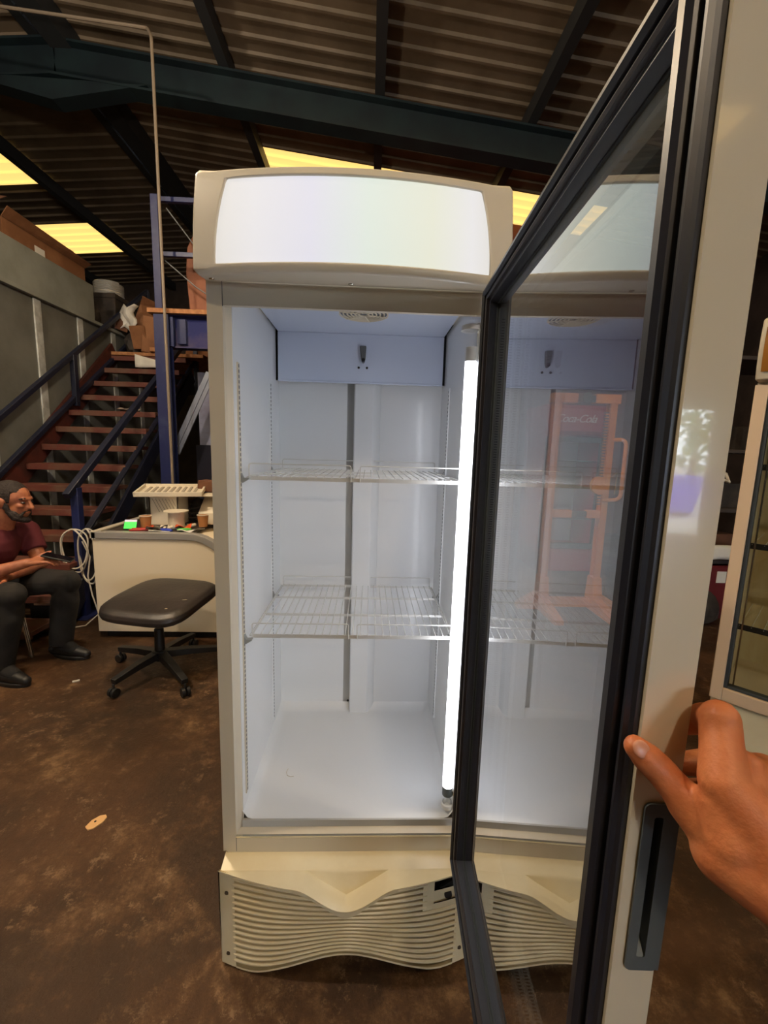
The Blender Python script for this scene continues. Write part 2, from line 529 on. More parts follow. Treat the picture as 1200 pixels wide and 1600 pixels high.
# outside the loading door, mirrored in the glossy door edge
def tree(x, y, h, label):
    t = thing('tree', label, 'tree', (x, y, 0))
    MB().tube([(x, y, 0), (x + 0.05, y, h * 0.3), (x, y, h * 0.6)], [0.12, 0.09, 0.06], 8).build('trunk', cardd, t)
    mb = MB()
    for i in range(260):
        a = random.uniform(0, 2 * PI); rr = random.random() ** 0.5 * h * 0.3; zz = random.uniform(0.25, 1.0) * h
        c = V((x + rr * math.cos(a), y + rr * math.sin(a), zz))
        s = random.uniform(0.12, 0.3)
        u = V((random.uniform(-1, 1), random.uniform(-1, 1), random.uniform(-1, 1))).normalized(); v = u.orthogonal().normalized()
        mb.add([c - u * s, c + v * s * 0.5, c + u * s, c - v * s * 0.5], [(0, 1, 2, 3)])
    o = mb.build('foliage', leafm, t, smooth=False); o['kind'] = 'stuff'
tree(8.3, -13.2, 4.2, 'leafy green tree outside the loading door, mirrored in the door edge')
tree(12.6, -14.6, 4.6, 'taller green tree farther from the loading door outside')
v_ = thing('blue_skip', 'bright blue waste skip standing outside beside the trees', 'skip', (6.55, -11.6, -0.02))
MB().prism([(6.05, 0.06), (7.05, 0.06), (7.25, 0.86), (5.85, 0.86)], lambda x, zz, y: V((x, y, zz)), -12.3, -10.9).build('body', vanblue, v_, bevel=0.02)
MB().bb((5.82, -12.35, 0.84), (7.28, -10.85, 0.92)).build('rim', vanblue, v_, bevel=0.01)
for y_ in (-12.2, -11.2):
    MB().bb((6.1, y_, -0.02), (7.0, y_ + 0.2, 0.06)).build('skid', blackp, v_)
pw = MB().bb((4, -17, -0.02), (16, -16.8, 1.1)).build('trim_1', pale, smooth=False); pw['kind'] = 'structure'

# unseen lamps added to brighten the workshop, dressed as hanging fixtures
def lamp(x, y, zl, pw_, label):
    t = thing('fill_lamp', label, 'lamp', (x, y, zl), 'added fill lamps out of view')
    MB().bb((x - 0.62, y - 0.16, zl), (x + 0.62, y + 0.16, zl + 0.07)).build('housing', whitep, t, bevel=0.01)
    MB().bb((x - 0.58, y - 0.13, zl - 0.02), (x + 0.58, y + 0.13, zl)).build('diffuser', lampm, t, bevel=0.006)
    for s in (-0.5, 0.5):
        MB().cyl((x + s, y, zl + 0.07), (x + s, y, roof_z(x + s) - 0.03), 0.006, 6).build('hanger', chrome, t)
    d = bpy.data.lights.new('fill_light', 'POINT'); d.shadow_soft_size = 0.09
    d.energy = pw_; d.color = FILL_COL
    lo = bpy.data.objects.new('fill_light', d); col.objects.link(lo); lo.parent = t; lo.location = (0, 0, -0.16)
lamp(0.9, -3.6, 4.2, FILL_POWER * 0.7, 'added white fill lamp behind the photographer, nearer the loading door side')
lamp(-2.2, -0.2, 4.4, FILL_POWER * 1.45, 'added white fill lamp hung over the aisle before the man')
lamp(-1.0, 1.0, 3.45, FILL_POWER * 0.75, 'added white fill lamp hung over the mezzanine edge above the fridge')
lamp(3.9, -1.4, 4.2, FILL_POWER * 0.45, 'added white fill lamp hung over the right hand aisle')

# ================================================================== DISPLAY FRIDGE
W, TP, A, D = 0.67, 0.0346, 0.0452, 0.5414
ZB, ZO, ZT, ZS, ZF = 0.2945, 1.6856, 1.7356, 0.3398, 0.3668
fr = thing('display_fridge', 'tall white upright display fridge with open glass door and lit blank header', 'fridge', (W / 2, 0.28, 0))
flat = lambda x, y, z: V((x, y, z))
body = MB()
for sgn in (0, 1):
    P = [(0, 0), (TP, 0), (TP + 0.002, 0.012), (A, 0.03), (A, 0.60), (0, 0.60)]
    if sgn: P = [(W - x, y) for x, y in P]
    body.prism(P, flat, ZB, ZT + 0.1)
yz = lambda y, z, x: V((x, y, z))
body.prism([(0, ZT), (0, ZO), (0.012, ZO), (0.06, ZO + 0.025), (0.12, ZO + 0.075), (0.6, ZO + 0.085), (0.6, ZT + 0.1), (0, ZT + 0.1)], yz, TP, W - TP)
body.prism([(0, ZB), (0, ZS), (0.022, ZS + 0.006), (0.022, ZB)], yz, TP, W - TP)
body.bb((0, 0.56, 0.05), (W, 0.60, ZT + 0.1)).bb((0.01, 0.0, 0.05), (W - 0.01, 0.58, ZB))
body.build('cabinet', creamfr, fr, smooth=False)
# seams and trims of the front frame
for a_, b_ in ((ZO - 0.002, ZT), (ZB, ZS)):
    MB().bb((TP, -0.0012, a_), (TP + 0.0012, 0.001, b_)).build('frame_seam', tubegrey, fr, smooth=False)
MB().bb((TP, -0.0025, ZS - 0.003), (W - TP, 0.004, ZS + 0.001)).build('sill_bead', chrome, fr)
MB().bb((A, 0.022, ZS + 0.004), (W - A, 0.030, ZF - 0.001)).build('sill_strip', linerd, fr)
# inner tub
lin_ = MB()
def tubfloor(u, v):
    x = lerp(A, W - A, u); y = lerp(0.026, D, v)
    e = max(0.0, 1 - min(x - A, W - A - x) / 0.022, 1 - (D - y) / 0.025)
    return V((x, y, ZF + 0.024 * e * e))
lin_.grid(tubfloor, 44, 34)
lin_.build('floor_tray', liner, fr, angle=60)
MB().bb((A - 0.001, 0.03, ZF - 0.004), (A + 0.0015, D, 1.775)).build('side_lining', liner, fr, smooth=False)
MB().bb((W - A - 0.0015, 0.03, ZF - 0.004), (W - A + 0.001, D, 1.775)).build('side_lining', liner, fr, smooth=False)
GX0, GX1, DX = 0.287, 0.313, 0.383
MB().bb((A, D, ZF), (GX0, D + 0.004, 1.77)).build('back_lining', liner, fr, smooth=False)
MB().bb((DX + 0.022, D, ZF), (W - A, D + 0.004, 1.77)).build('back_lining', liner, fr, smooth=False)
MB().bb((GX0 - 0.004, D + 0.005, ZF), (DX + 0.03, D + 0.009, 1.77)).build('groove', linerd, fr, smooth=False)
MB().prism([(GX1, D + 0.012), (GX1, 0.510), (GX1 + 0.004, 0.506), (DX - 0.004, 0.506), (DX, 0.510), (DX + 0.024, D - 0.002), (DX + 0.024, D + 0.012)], flat, ZF - 0.004, 1.7).build('air_duct', liner, fr, bevel=0.001)
for x in (GX1 - 0.006, DX + 0.012): MB().ball((x, D - 0.004, ZF + 0.03), (0.0045, 0.003, 0.0045)).build('duct_screw', blackp, fr)
# evaporator cover with fan grille and drain probe
ev = MB().bb((A + 0.010, 0.490, 1.598), (W - A - 0.010, 0.498, 1.757)).bb((A + 0.010, 0.075, 1.757), (W - A - 0.010, 0.498, 1.765))
ev.bb((A + 0.010, 0.487, 1.596), (W - A - 0.010, 0.50, 1.602))
evo = ev.build('evaporator_cover', evap, fr, bevel=0.0015)
MB().bb((A + 0.001, 0.07, 1.766), (W - A - 0.001, 0.52, 1.772)).bb((A + 0.001, 0.499, 1.6), (A + 0.02, 0.505, 1.768)).bb((W - A - 0.02, 0.499, 1.6), (W - A - 0.001, 0.505, 1.768)).build('cover_gap', darkhole, fr, smooth=False)
GC = V((0.345, 0.255, 1.7545))
g = MB().lathe([(0.012, -0.0015), (0.066, -0.0005), (0.066, 0.0015), (0.012, 0.0015)], GC, 32)
g.build('fan_opening', mat('grey_fan_shadow', (120, 122, 126), 0.8), evo)
g = MB()
for r in (0.014, 0.025, 0.036, 0.047, 0.058, 0.068):
    g.tube([GC + V((r * math.cos(2 * PI * k / 36), r * math.sin(2 * PI * k / 36), -0.003)) for k in range(36)], 0.0022, 5, closed=True)
for k in range(6):
    a = k * PI / 3 + 0.3
    g.tube([GC + V((0.012 * math.cos(a), 0.012 * math.sin(a), -0.004)), GC + V((0.07 * math.cos(a), 0.07 * math.sin(a), -0.004))], 0.002, 5)
g.build('fan_grille', whitep, evo)
px_ = 0.341
MB().prism([(px_ - 0.011, 1.716), (px_ + 0.011, 1.716), (px_ + 0.009, 1.676), (px_ + 0.005, 1.662), (px_ - 0.003, 1.662), (px_ - 0.006, 1.676)], lambda x, z, y: V((x, y, z)), 0.470, 0.490).build('drain_cover', tubegrey, evo, bevel=0.003)
MB().cyl((px_ + 0.001, 0.466, 1.670), (px_ + 0.001, 0.478, 1.668), 0.006).build('drain_pipe', blackp, evo)
for x in (px_ - 0.014, px_ + 0.014): MB().ball((x, 0.489, 1.648), (0.004, 0.003, 0.004)).build('cover_screw', blackp, evo)
# shelf standards
def track(x, y, z0, z1, sx):
    o = MB().bb((x, y - 0.008, z0), (x + sx * 0.003, y + 0.008, z1)).build('shelf_track', creamfr if y < 0.2 else liner, fr, smooth=False)
    mb = MB(); k = z0 + 0.006
    while k < z1 - 0.006:
        mb.bb((x + sx * 0.0026, y - 0.003, k), (x + sx * 0.0036, y + 0.003, k + 0.0075)); k += 0.0125
    s = mb.build('track_slots', tubegrey, o, smooth=False); s['kind'] = 'stuff'
track(A + 0.0015, 0.062, 0.42, 1.575, 1)
track(A + 0.0015, 0.404, 0.41, 1.575, 1)
track(W - A - 0.0015, 0.10, 0.42, 1.575, -1)
track(W - A - 0.0015, 0.39, 0.43, 1.575, -1)
# led tube at the hinge side
lt = MB().tube([(0.609, 0.044, lerp(0.452, 1.592, k / 30)) for k in range(31)], 0.0145, 12)
lto = lt.build('led_tube', led, fr)
MB().bb((0.618, 0.034, 0.44), (0.6245, 0.060, 1.68)).build('tube_channel', liner, lto, bevel=0.002)
MB().cyl((0.609, 0.044, 1.592), (0.609, 0.044, 1.625), 0.0145).build('tube_socket', liner, lto)
MB().cyl((0.609, 0.044, 0.425), (0.609, 0.044, 0.452), 0.0145).build('tube_socket', greyplastic, lto)
MB().lathe([(0.006, 0.0), (0.024, 0.0), (0.024, 0.010), (0.018, 0.013), (0.006, 0.013)], (0.607, 0.05, 1.664), 20).build('tube_bracket', liner, lto)
MB().lathe([(0.008, 0), (0.017, 0), (0.017, 0.012), (0.013, 0.014), (0.008, 0.004)], (0.610, 0.046, 0.385), 18).build('tube_bracket', liner, lto)

# header: bowed frame around the backlit panel
def hy(u, v):   # v 0 top .. 1 bottom
    return -0.030 - 0.046 * (1 - (2 * u - 1) ** 2) - 0.030 * (1 - (1 - v) ** 2)
HX0, HX1, HZ1, HZ0 = -0.004, 0.662, 1.932, 1.735
def hpt(x, z, off=0.0):
    u = (x - HX0) / (HX1 - HX0); v = (HZ1 - z) / (HZ1 - HZ0)
    return V((x, hy(u, v) - off, z))
CX = 0.3285
def panel_x(u, v): return CX + (2 * u - 1) * (0.262 + 0.021 * (1 - (1 - v) ** 2))
PZ1, PZ0 = 1.914, 1.744
NU = 28
def frame_ring(off_in, off_out):
    pass
hd = MB()
us = [i / NU for i in range(NU + 1)]
# outer face as rows; the panel opening is left free
def rows(vlist, xl, xr):
    return lambda i, j: None
def face_strip(fn0, fn1, n):
    a = [fn0(i / n) for i in range(n + 1)]; b = [fn1(i / n) for i in range(n + 1)]
    hd.add(a + b, [(i, i + 1, n + 1 + i + 1, n + 1 + i) for i in range(n)])
def pan_edge(u, v, d=0.0):
    x = panel_x(u, v); z = lerp(PZ1, PZ0, v); p = hpt(x, z); return p + V((0, d, 0))
outer_t = lambda t: hpt(lerp(HX0, HX1, t), HZ1)
outer_b = lambda t: hpt(lerp(HX0, HX1, t), HZ0)
outer_l = lambda t: hpt(HX0, lerp(HZ1, HZ0, t))
outer_r = lambda t: hpt(HX1, lerp(HZ1, HZ0, t))
DP = 0.008
face_strip(outer_t, lambda t: pan_edge(t, 0), NU)
face_strip(outer_b, lambda t: pan_edge(t, 1), NU)
face_strip(outer_l, lambda t: pan_edge(0, t), 14)
face_strip(outer_r, lambda t: pan_edge(1, t), 14)
for e, n in ((lambda t: (t, 0), NU), (lambda t: (t, 1), NU), (lambda t: (0, t), 14), (lambda t: (1, t), 14)):
    face_strip(lambda t: pan_edge(*e(t)), lambda t: pan_edge(*e(t), DP), n)
# top, flanks, sloping underside, back
face_strip(outer_t, lambda t: V((lerp(HX0 - 0.004, HX1 + 0.004, t), 0.0, 1.955)), NU)
face_strip(lambda t: V((lerp(HX0 - 0.004, HX1 + 0.004, t), 0.0, 1.955)), lambda t: V((lerp(HX0 - 0.004, HX1 + 0.004, t), 0.30, 1.955)), NU)
for ol, xs in ((outer_l, HX0 - 0.004), (outer_r, HX1 + 0.004)):
    face_strip(ol, lambda t: V((xs, 0.0, lerp(1.955, 1.757, t))), 14)
    face_strip(lambda t: V((xs, 0.0, lerp(1.955, 1.757, t))), lambda t: V((xs, 0.30, lerp(1.955, 1.757, t))), 14)
un0 = outer_b
un1 = lambda t: V((lerp(HX0 + 0.010, HX1 - 0.010, t), hpt(lerp(HX0, HX1, t), HZ0).y + 0.006, HZ0 - 0.010))
un2 = lambda t: V((lerp(0.0, W, t), -0.002, ZT))
face_strip(un0, un1, NU); face_strip(un1, un2, NU)
for s, xs in ((0, HX0 - 0.004), (1, HX1 + 0.004)):
    hd.add([un0(s), V((xs, 0, 1.757)), un2(s), un1(s)], [(0, 1, 2, 3)])
    hd.add([V((xs, 0, 1.757)), V((xs, 0.3, 1.757)), V((lerp(0, W, s), 0.3, ZT)), un2(s)], [(0, 1, 2, 3)])
hdo = hd.build('header', headerp, fr, angle=50)
bm = bmesh.new(); bm.from_mesh(hdo.data); bmesh.ops.remove_doubles(bm, verts=bm.verts, dist=0.0004)
bmesh.ops.recalc_face_normals(bm, faces=bm.faces); bm.to_mesh(hdo.data); bm.free()
hdo.data.shade_smooth(); hdo.data.set_sharp_from_angle(angle=math.radians(45))
_b = hdo.modifiers.new('bevel', 'BEVEL'); _b.width = 0.004; _b.segments = 3; _b.limit_method = 'ANGLE'; _b.angle_limit = math.radians(40)
plain(MB().grid(lambda u, v: pan_edge(u, v, DP * 0.6), 24, 12).build('light_panel', signm, hdo), 'blank white backlit panel')
for t, yy in ((0.03, 0.55), (0.48, 0.80), (0.96, 0.55)):
    a = un1(t).lerp(un2(t), yy)
    MB().ball(a, (0.006, 0.006, 0.0035)).build('header_screw', chrome, hdo)

# base plinth with the scooped lip and louvres
BX0, BX1 = 0.006, 0.664
def bow(s): return -0.062 - 0.050 * (1 - (2 * s - 1) ** 2)
def bx(s, y=0): return lerp(BX0, BX1, s)
def vee(s):     # depth of the scoop
    d = abs(s - 0.5) / 0.19
    return 0.0 if d >= 1 else (0.5 + 0.5 * math.cos(PI * d)) ** 0.85
def ztop(s): return 0.303 - 0.014 * math.sin(PI * s)
def zlip(s): return ztop(s) - 0.046 * vee(s)
def tri(s):     # far edge of the scoop: a straight line, the scoop floor drops away below it
    return max(0.0, 1 - abs(s - 0.5) / 0.165)
bs = thing  # plinth is a part; built below
NS = 96
def lip(u, v):
    s = u; x = bx(s)
    yb, ye = 0.002, bow(s) - 0.006 * vee(s)
    if v <= 0.35:
        t = v / 0.35
        y = lerp(yb, -0.042, t); z = lerp(ZB - 0.004, lerp(ztop(s), 0.275, 0.8 * (1 - 0.2 * tri(s))), t)
        return V((x, y, z))
    z1 = lerp(ztop(s), 0.275, 0.8 * (1 - 0.2 * tri(s)))
    k = tri(s)
    yv, zv = -0.042 - 0.026 * k, z1 - 0.046 * k ** 0.9
    if v <= 0.6:
        t = (v - 0.35) / 0.25
        return V((x, lerp(-0.042, yv, t), lerp(z1, zv, t)))
    t = (v - 0.6) / 0.4
    bulge = 0.010 * k * math.sin(PI * t)
    return V((x, lerp(yv, ye, t), lerp(zv, zlip(s), t ** (1.0 if k > 0.05 else 1.2)) + bulge * (t - 0.2)))
pl = MB()
pl.grid(lip, NS, 20)
def under(u, v):    # rolled front of the lip
    p = lip(u, 1.0)
    a = v * PI / 2
    return p + V((0, -0.004 * math.sin(a) + 0.012 * (1 - math.cos(a)), -0.010 * v))
pl.grid(under, NS, 4)
def zend(i): return 0.286 - 0.0177 * i
def zmid(i): return 0.272 - 0.0130 * i if i < 5 else 0.207 - 0.0106 * (i - 5)
def bsm(s): return sstep(0.10, 0.5, s if s < 0.5 else 1 - s)
def rowz(s, i): return lerp(zend(i), zmid(i), bsm(s))
def zbot(s): return rowz(s, 15.55) - 0.004 * math.sin(PI * min(1, s / 0.22)) * (s < 0.22) - 0.004 * math.sin(PI * min(1, (1 - s) / 0.22)) * (s > 0.78)
def fpt(s, z, off=0.0):
    return V((bx(s), bow(s) + 0.010 + off, z))
def margin(s0, s1, n=4):
    return lambda u, v: fpt(lerp(s0, s1, u), lerp(zlip(lerp(s0, s1, u)) - 0.008, zbot(lerp(s0, s1, u)), v))
pl.grid(margin(0.0, 0.062), 4, 12)
pl.grid(margin(0.938, 1.0), 4, 12)
pl.grid(lambda u, v: fpt(lerp(0.062, 0.938, u), zbot(lerp(0.062, 0.938, u)) + lerp(0.006, 0.0, v), -0.001), 48, 1)
pl.grid(lambda u, v: fpt(u, zbot(u), v * 0.03), 48, 2)
# flanks
for s in (0, 1):
    pl.add([lip(s, 0), lip(s, 0.35), lip(s, 1.0), fpt(s, zlip(s) - 0.008), fpt(s, zbot(s)), V((bx(s), 0.02, zbot(s))), V((bx(s), 0.5, 0.03)), V((bx(s), 0.5, 0.28))], [(0, 1, 2, 3, 4, 5, 6, 7)])
plo = pl.build('plinth', plastic, fr, angle=50)
# V apron that follows the scoop between the louvres
MB().grid(lambda u, v: fpt(lerp(0.30, 0.70, u), lerp(zlip(lerp(0.30, 0.70, u)) - 0.006, zlip(lerp(0.30, 0.70, u)) - 0.022 - 0.014 * vee(lerp(0.30, 0.70, u)) ** 4, v), -0.002), 40, 3).build('scoop_apron', plastic, plo)
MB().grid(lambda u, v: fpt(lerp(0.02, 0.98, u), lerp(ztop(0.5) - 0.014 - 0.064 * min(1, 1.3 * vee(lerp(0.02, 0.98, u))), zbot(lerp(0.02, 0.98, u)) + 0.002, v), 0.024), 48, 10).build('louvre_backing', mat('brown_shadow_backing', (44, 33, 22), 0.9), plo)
def slat(i, s0, s1):
    n = max(5, int(46 * (s1 - s0)))
    pts = [fpt(lerp(s0, s1, k / n), rowz(lerp(s0, s1, k / n), i + 0.5), 0.004) for k in range(n + 1)]
    rs = []
    for k in range(n + 1):
        s = lerp(s0, s1, k / n)
        rs.append(0.31 * (rowz(s, i) - rowz(s, i + 1)))
    MB().tube(pts, rs, 8, sec=(1.1, 0.98)).build('slat', plastic, plo)
for i in range(15):
    if i < 5:
        # stop at the scoop on both sides and at the control panel
        zz = rowz(0.2, i + 0.5)
        sL = 0.5
        for k in range(200):
            s = 0.5 - 0.002 * k
            if zlip(s) - 0.0165 > rowz(s, i + 0.5) and s < 0.485 - 0.0: sL = s; break
        slat(i, 0.055, sL)
        slat(i, 1 - sL, 0.815)
    else:
        slat(i, 0.055, 0.945)
# vertical ribs left and right of the control recess
MB().grid(lambda u, v: fpt(lerp(0.80, 0.845, u), lerp(ztop(0.8) - 0.012, rowz(lerp(0.80, 0.845, u), 5), v), 0.0), 3, 8).grid(lambda u, v: fpt(lerp(0.845, 0.955, u), rowz(lerp(0.845, 0.955, u), lerp(1.9, 2.6, v)), 0.001), 6, 2).grid(lambda u, v: fpt(lerp(0.845, 0.955, u), rowz(lerp(0.845, 0.955, u), lerp(4.1, 5.1, v)), 0.001), 6, 2).build('control_surround', plastic, plo)
MB().grid(lambda u, v: fpt(lerp(0.84, 0.955, u), rowz(lerp(0.84, 0.955, u), lerp(2.5, 4.4, v)), 0.008), 6, 3).build('control_plate', plastic, plo)
MB().prism([(0.868, 1.75), (0.952, 0.55), (0.952, 1.9)], lambda s, i, k: fpt(s, rowz(s, i), 0.003 + k), 0, 0.006).build('control_slot', darkhole, plo, smooth=False)
kc = fpt(0.905, rowz(0.905, 3.3), 0.004)
MB().cyl(kc + V((0, 0.006, 0)), kc + V((0, -0.004, 0)), 0.010, 14).build('control_knob', blackp, plo, bevel=0.001)
for s, i in ((0.03, 3.1), (0.03, 13.6), (0.965, 13.2)):
    c = fpt(s, rowz(s, i), -0.0012)
    MB().cyl(c + V((0, 0.003, 0)), c, 0.0055, 12).build('plinth_bolt', mat('bolt_recess', (70, 58, 40), 0.7), plo)

# door, swung open a little short of square
HXD, HYD, DE = 0.612, -0.078, -0.05
dv = V((math.sin(DE), -math.cos(DE), 0)); nv = V((math.cos(DE), math.sin(DE), 0))
def dp(s, n, z): return V((HXD, HYD, z)) + dv * s + nv * n
SE, TH, DZ0, DZ1 = 0.657, 0.035, 0.345, 1.722
def dbox(mb, s0, s1, n0, n1, z0, z1):
    vs = [dp(s, n, z) for z in (z0, z1) for s, n in ((s0, n0), (s1, n0), (s1, n1), (s0, n1))]
    return mb.add(vs, [(0, 3, 2, 1), (4, 5, 6, 7), (0, 1, 5, 4), (1, 2, 6, 5), (2, 3, 7, 6), (3, 0, 4, 7)])
dm = MB()
FWD = 0.042
dbox(dm, 0.0, FWD, 0, TH, DZ0, DZ1); dbox(dm, FWD, SE - FWD, 0, TH, DZ0, DZ0 + FWD); dbox(dm, FWD, SE - FWD, 0, TH, DZ1 - FWD, DZ1)
door = dm.build('door', doorcream, fr, bevel=0.002)
# free stile with the finger pull recessed in it
dm = MB()
HZa, HZb = 0.966, 1.108
dbox(dm, SE - FWD, SE, 0, TH, DZ0, HZa); dbox(dm, SE - FWD, SE, 0, TH, HZb, DZ1)
dbox(dm, SE - FWD, SE, 0, 0.011, HZa, HZb); dbox(dm, SE - FWD, SE - 0.026, 0.011, TH, HZa, HZb)
dm.build('free_stile', doorcream, door, smooth=False)
def dframe(name, m, prof):
    # profile (distance in from the rim, n) swept round the four sides
    mb = MB(); N = len(prof)
    rings = []
    for d, n in prof:
        s0, s1, z0, z1 = GS0 + d, GS1 - d, GZ0 + d, GZ1 - d
        rings.append([dp(s0, n, z0), dp(s1, n, z0), dp(s1, n, z1), dp(s0, n, z1)])
    vs = [p for r in rings for p in r]
    fs = [(4 * i + k, 4 * i + (k + 1) % 4, 4 * ((i + 1) % N) + (k + 1) % 4, 4 * ((i + 1) % N) + k) for i in range(N) for k in range(4)]
    mb.add(vs, fs)
    return mb.build(name, m, door, angle=25)
GS0, GS1, GZ0, GZ1 = 0.004, 0.653, DZ0 + 0.006, DZ1 - 0.006
dframe('gasket', gasket, [(0.0, 0.001), (0.0, -0.004), (0.003, -0.006), (0.004, -0.010), (0.007, -0.010), (0.008, -0.007), (0.011, -0.007), (0.012, -0.014), (0.015, -0.018), (0.021, -0.019), (0.025, -0.015), (0.025, -0.006), (0.025, 0.001)])
dframe('gasket_lip', mat('brown_grey_gasket_bulb', (60, 56, 59), 0.36, spec=0.5), [(0.0240, 0.0), (0.0240, -0.008), (0.027, -0.0125), (0.030, -0.0135), (0.033, -0.0115), (0.0335, -0.006), (0.036, -0.004), (0.036, 0.0)])
dframe('inner_frame', gasketg, [(0.0345, 0.0), (0.0345, -0.0058), (0.0395, -0.006), (0.0405, -0.002), (0.0415, 0.004), (0.0420, 0.010), (0.038, 0.010)])
dframe('glazing_bead', profile_, [(0.040, 0.0085), (0.0432, 0.0075), (0.0442, 0.0080), (0.0446, 0.0108), (0.040, 0.0108)])
# sealed unit: two panes with a punched spacer between
gi = 0.0385
for n in (0.011, 0.028):
    mb = MB(); dbox(mb, GS0 + gi, GS1 - gi, n, n + 0.0002, GZ0 + gi, GZ1 - gi)
    # one face each: a pane mirrors once per pane, the gain in its material stands for its second face
    mb.f = mb.f[2:3] if False else [(0, 1, 5, 4)]
    mb.v[0:8] = [dp(GS0 + gi, n, GZ0 + gi), dp(GS1 - gi, n, GZ0 + gi), V((0, 0, 0)), V((0, 0, 0)), dp(GS0 + gi, n, GZ1 - gi), dp(GS1 - gi, n, GZ1 - gi), V((0, 0, 0)), V((0, 0, 0))]
    mb.v = [mb.v[0], mb.v[1], mb.v[5], mb.v[4]]; mb.f = [(0, 1, 2, 3)]
    o = mb.build('glass_pane', glass, door, smooth=False)
GSv = (GS0, GS1)
mb = MB()
sp = 0.0445
for (s0, s1, z0, z1) in ((GS0 + sp, GS0 + sp + 0.010, GZ0 + sp, GZ1 - sp), (GS1 - sp - 0.010, GS1 - sp, GZ0 + sp, GZ1 - sp), (GS0 + sp, GS1 - sp, GZ0 + sp, GZ0 + sp + 0.010), (GS0 + sp, GS1 - sp, GZ1 - sp - 0.010, GZ1 - sp)):
    dbox(mb, s0, s1, 0.0115, 0.0275, z0, z1)
spo = mb.build('spacer_bar', mat('silver_spacer', (214, 220, 218), 0.4), door, smooth=False)
mb = MB(); z = GZ0 + 0.075
while z < GZ1 - 0.075:
    dbox(mb, GS0 + sp + 0.0099, GS0 + sp + 0.0104, 0.016, 0.0225, z, z + 0.0022); z += 0.0052
s_ = GS0 + 0.08
while s_ < GS1 - 0.075:
    dbox(mb, s_, s_ + 0.0022, 0.016, 0.0225, GZ0 + sp + 0.0099, GZ0 + sp + 0.0104); s_ += 0.0052
o = mb.build('spacer_holes', blackp, spo, smooth=False); o['kind'] = 'stuff'
# finger pull on the free edge: grey surround wrapping the corner, dark slot, sloped foot
mb = MB()
def ring(n0, n1, z0, z1, s, r, k=5):
    pts = []
    for (cn, cz, a0) in ((n1 - r, z1 - r, 0), (n0 + r, z1 - r, 90), (n0 + r, z0 + r, 180), (n1 - r, z0 + r, 270)):
        for i in range(k + 1):
            a = math.radians(a0 + 90 * i / k); pts.append(dp(s, cn + r * math.cos(a), cz + r * math.sin(a)))
    return pts
R0 = ring(0.009, TH + 0.001, HZa - 0.006, HZb + 0.006, SE + 0.0005, 0.005)
R1 = ring(0.009, TH + 0.001, HZa - 0.006, HZb + 0.006, SE + 0.0025, 0.005)
R2 = ring(0.0175, TH - 0.0105, HZa + 0.006, HZb - 0.006, SE + 0.0020, 0.002)
R3 = ring(0.0175, TH - 0.0105, HZa + 0.010, HZb - 0.006, SE - 0.022, 0.002)
n4 = len(R0)
mb.add(R0 + R1 + R2 + R3, [(a * n4 + i, a * n4 + (i + 1) % n4, (a + 1) * n4 + (i + 1) % n4, (a + 1) * n4 + i) for a in range(3) for i in range(n4)])
mb.prism([(HZa - 0.006, SE - 0.03), (HZb + 0.006, SE - 0.03), (HZb + 0.006, SE + 0.002), (HZa - 0.006, SE + 0.002)], lambda z, s, n: dp(s, n, z), TH, TH + 0.002)
hn = mb.build('handle', greyplastic, door, angle=40)
mb = MB(); dbox(mb, SE - 0.024, SE - 0.021, 0.0165, TH - 0.009, HZa + 0.004, HZb - 0.004)
mb.build('handle_slot', darkhole, hn, smooth=False)
MB().prism([(SE - 0.022, HZa + 0.034), (SE + 0.0015, HZa + 0.006), (SE - 0.022, HZa + 0.006)], lambda s, z, n: dp(s, n, z), 0.018, TH - 0.011).build('handle_foot', mat('worn_grey_plastic', (120, 126, 126), 0.4), hn, smooth=False)
MB().cyl(dp(0.02, 0.02, DZ0 - 0.03), dp(0.02, 0.02, DZ0), 0.009).build('hinge_pin', chrome, door)
MB().cyl(dp(0.02, 0.02, DZ1), dp(0.02, 0.02, DZ1 + 0.016), 0.009).build('hinge_pin', chrome, door)

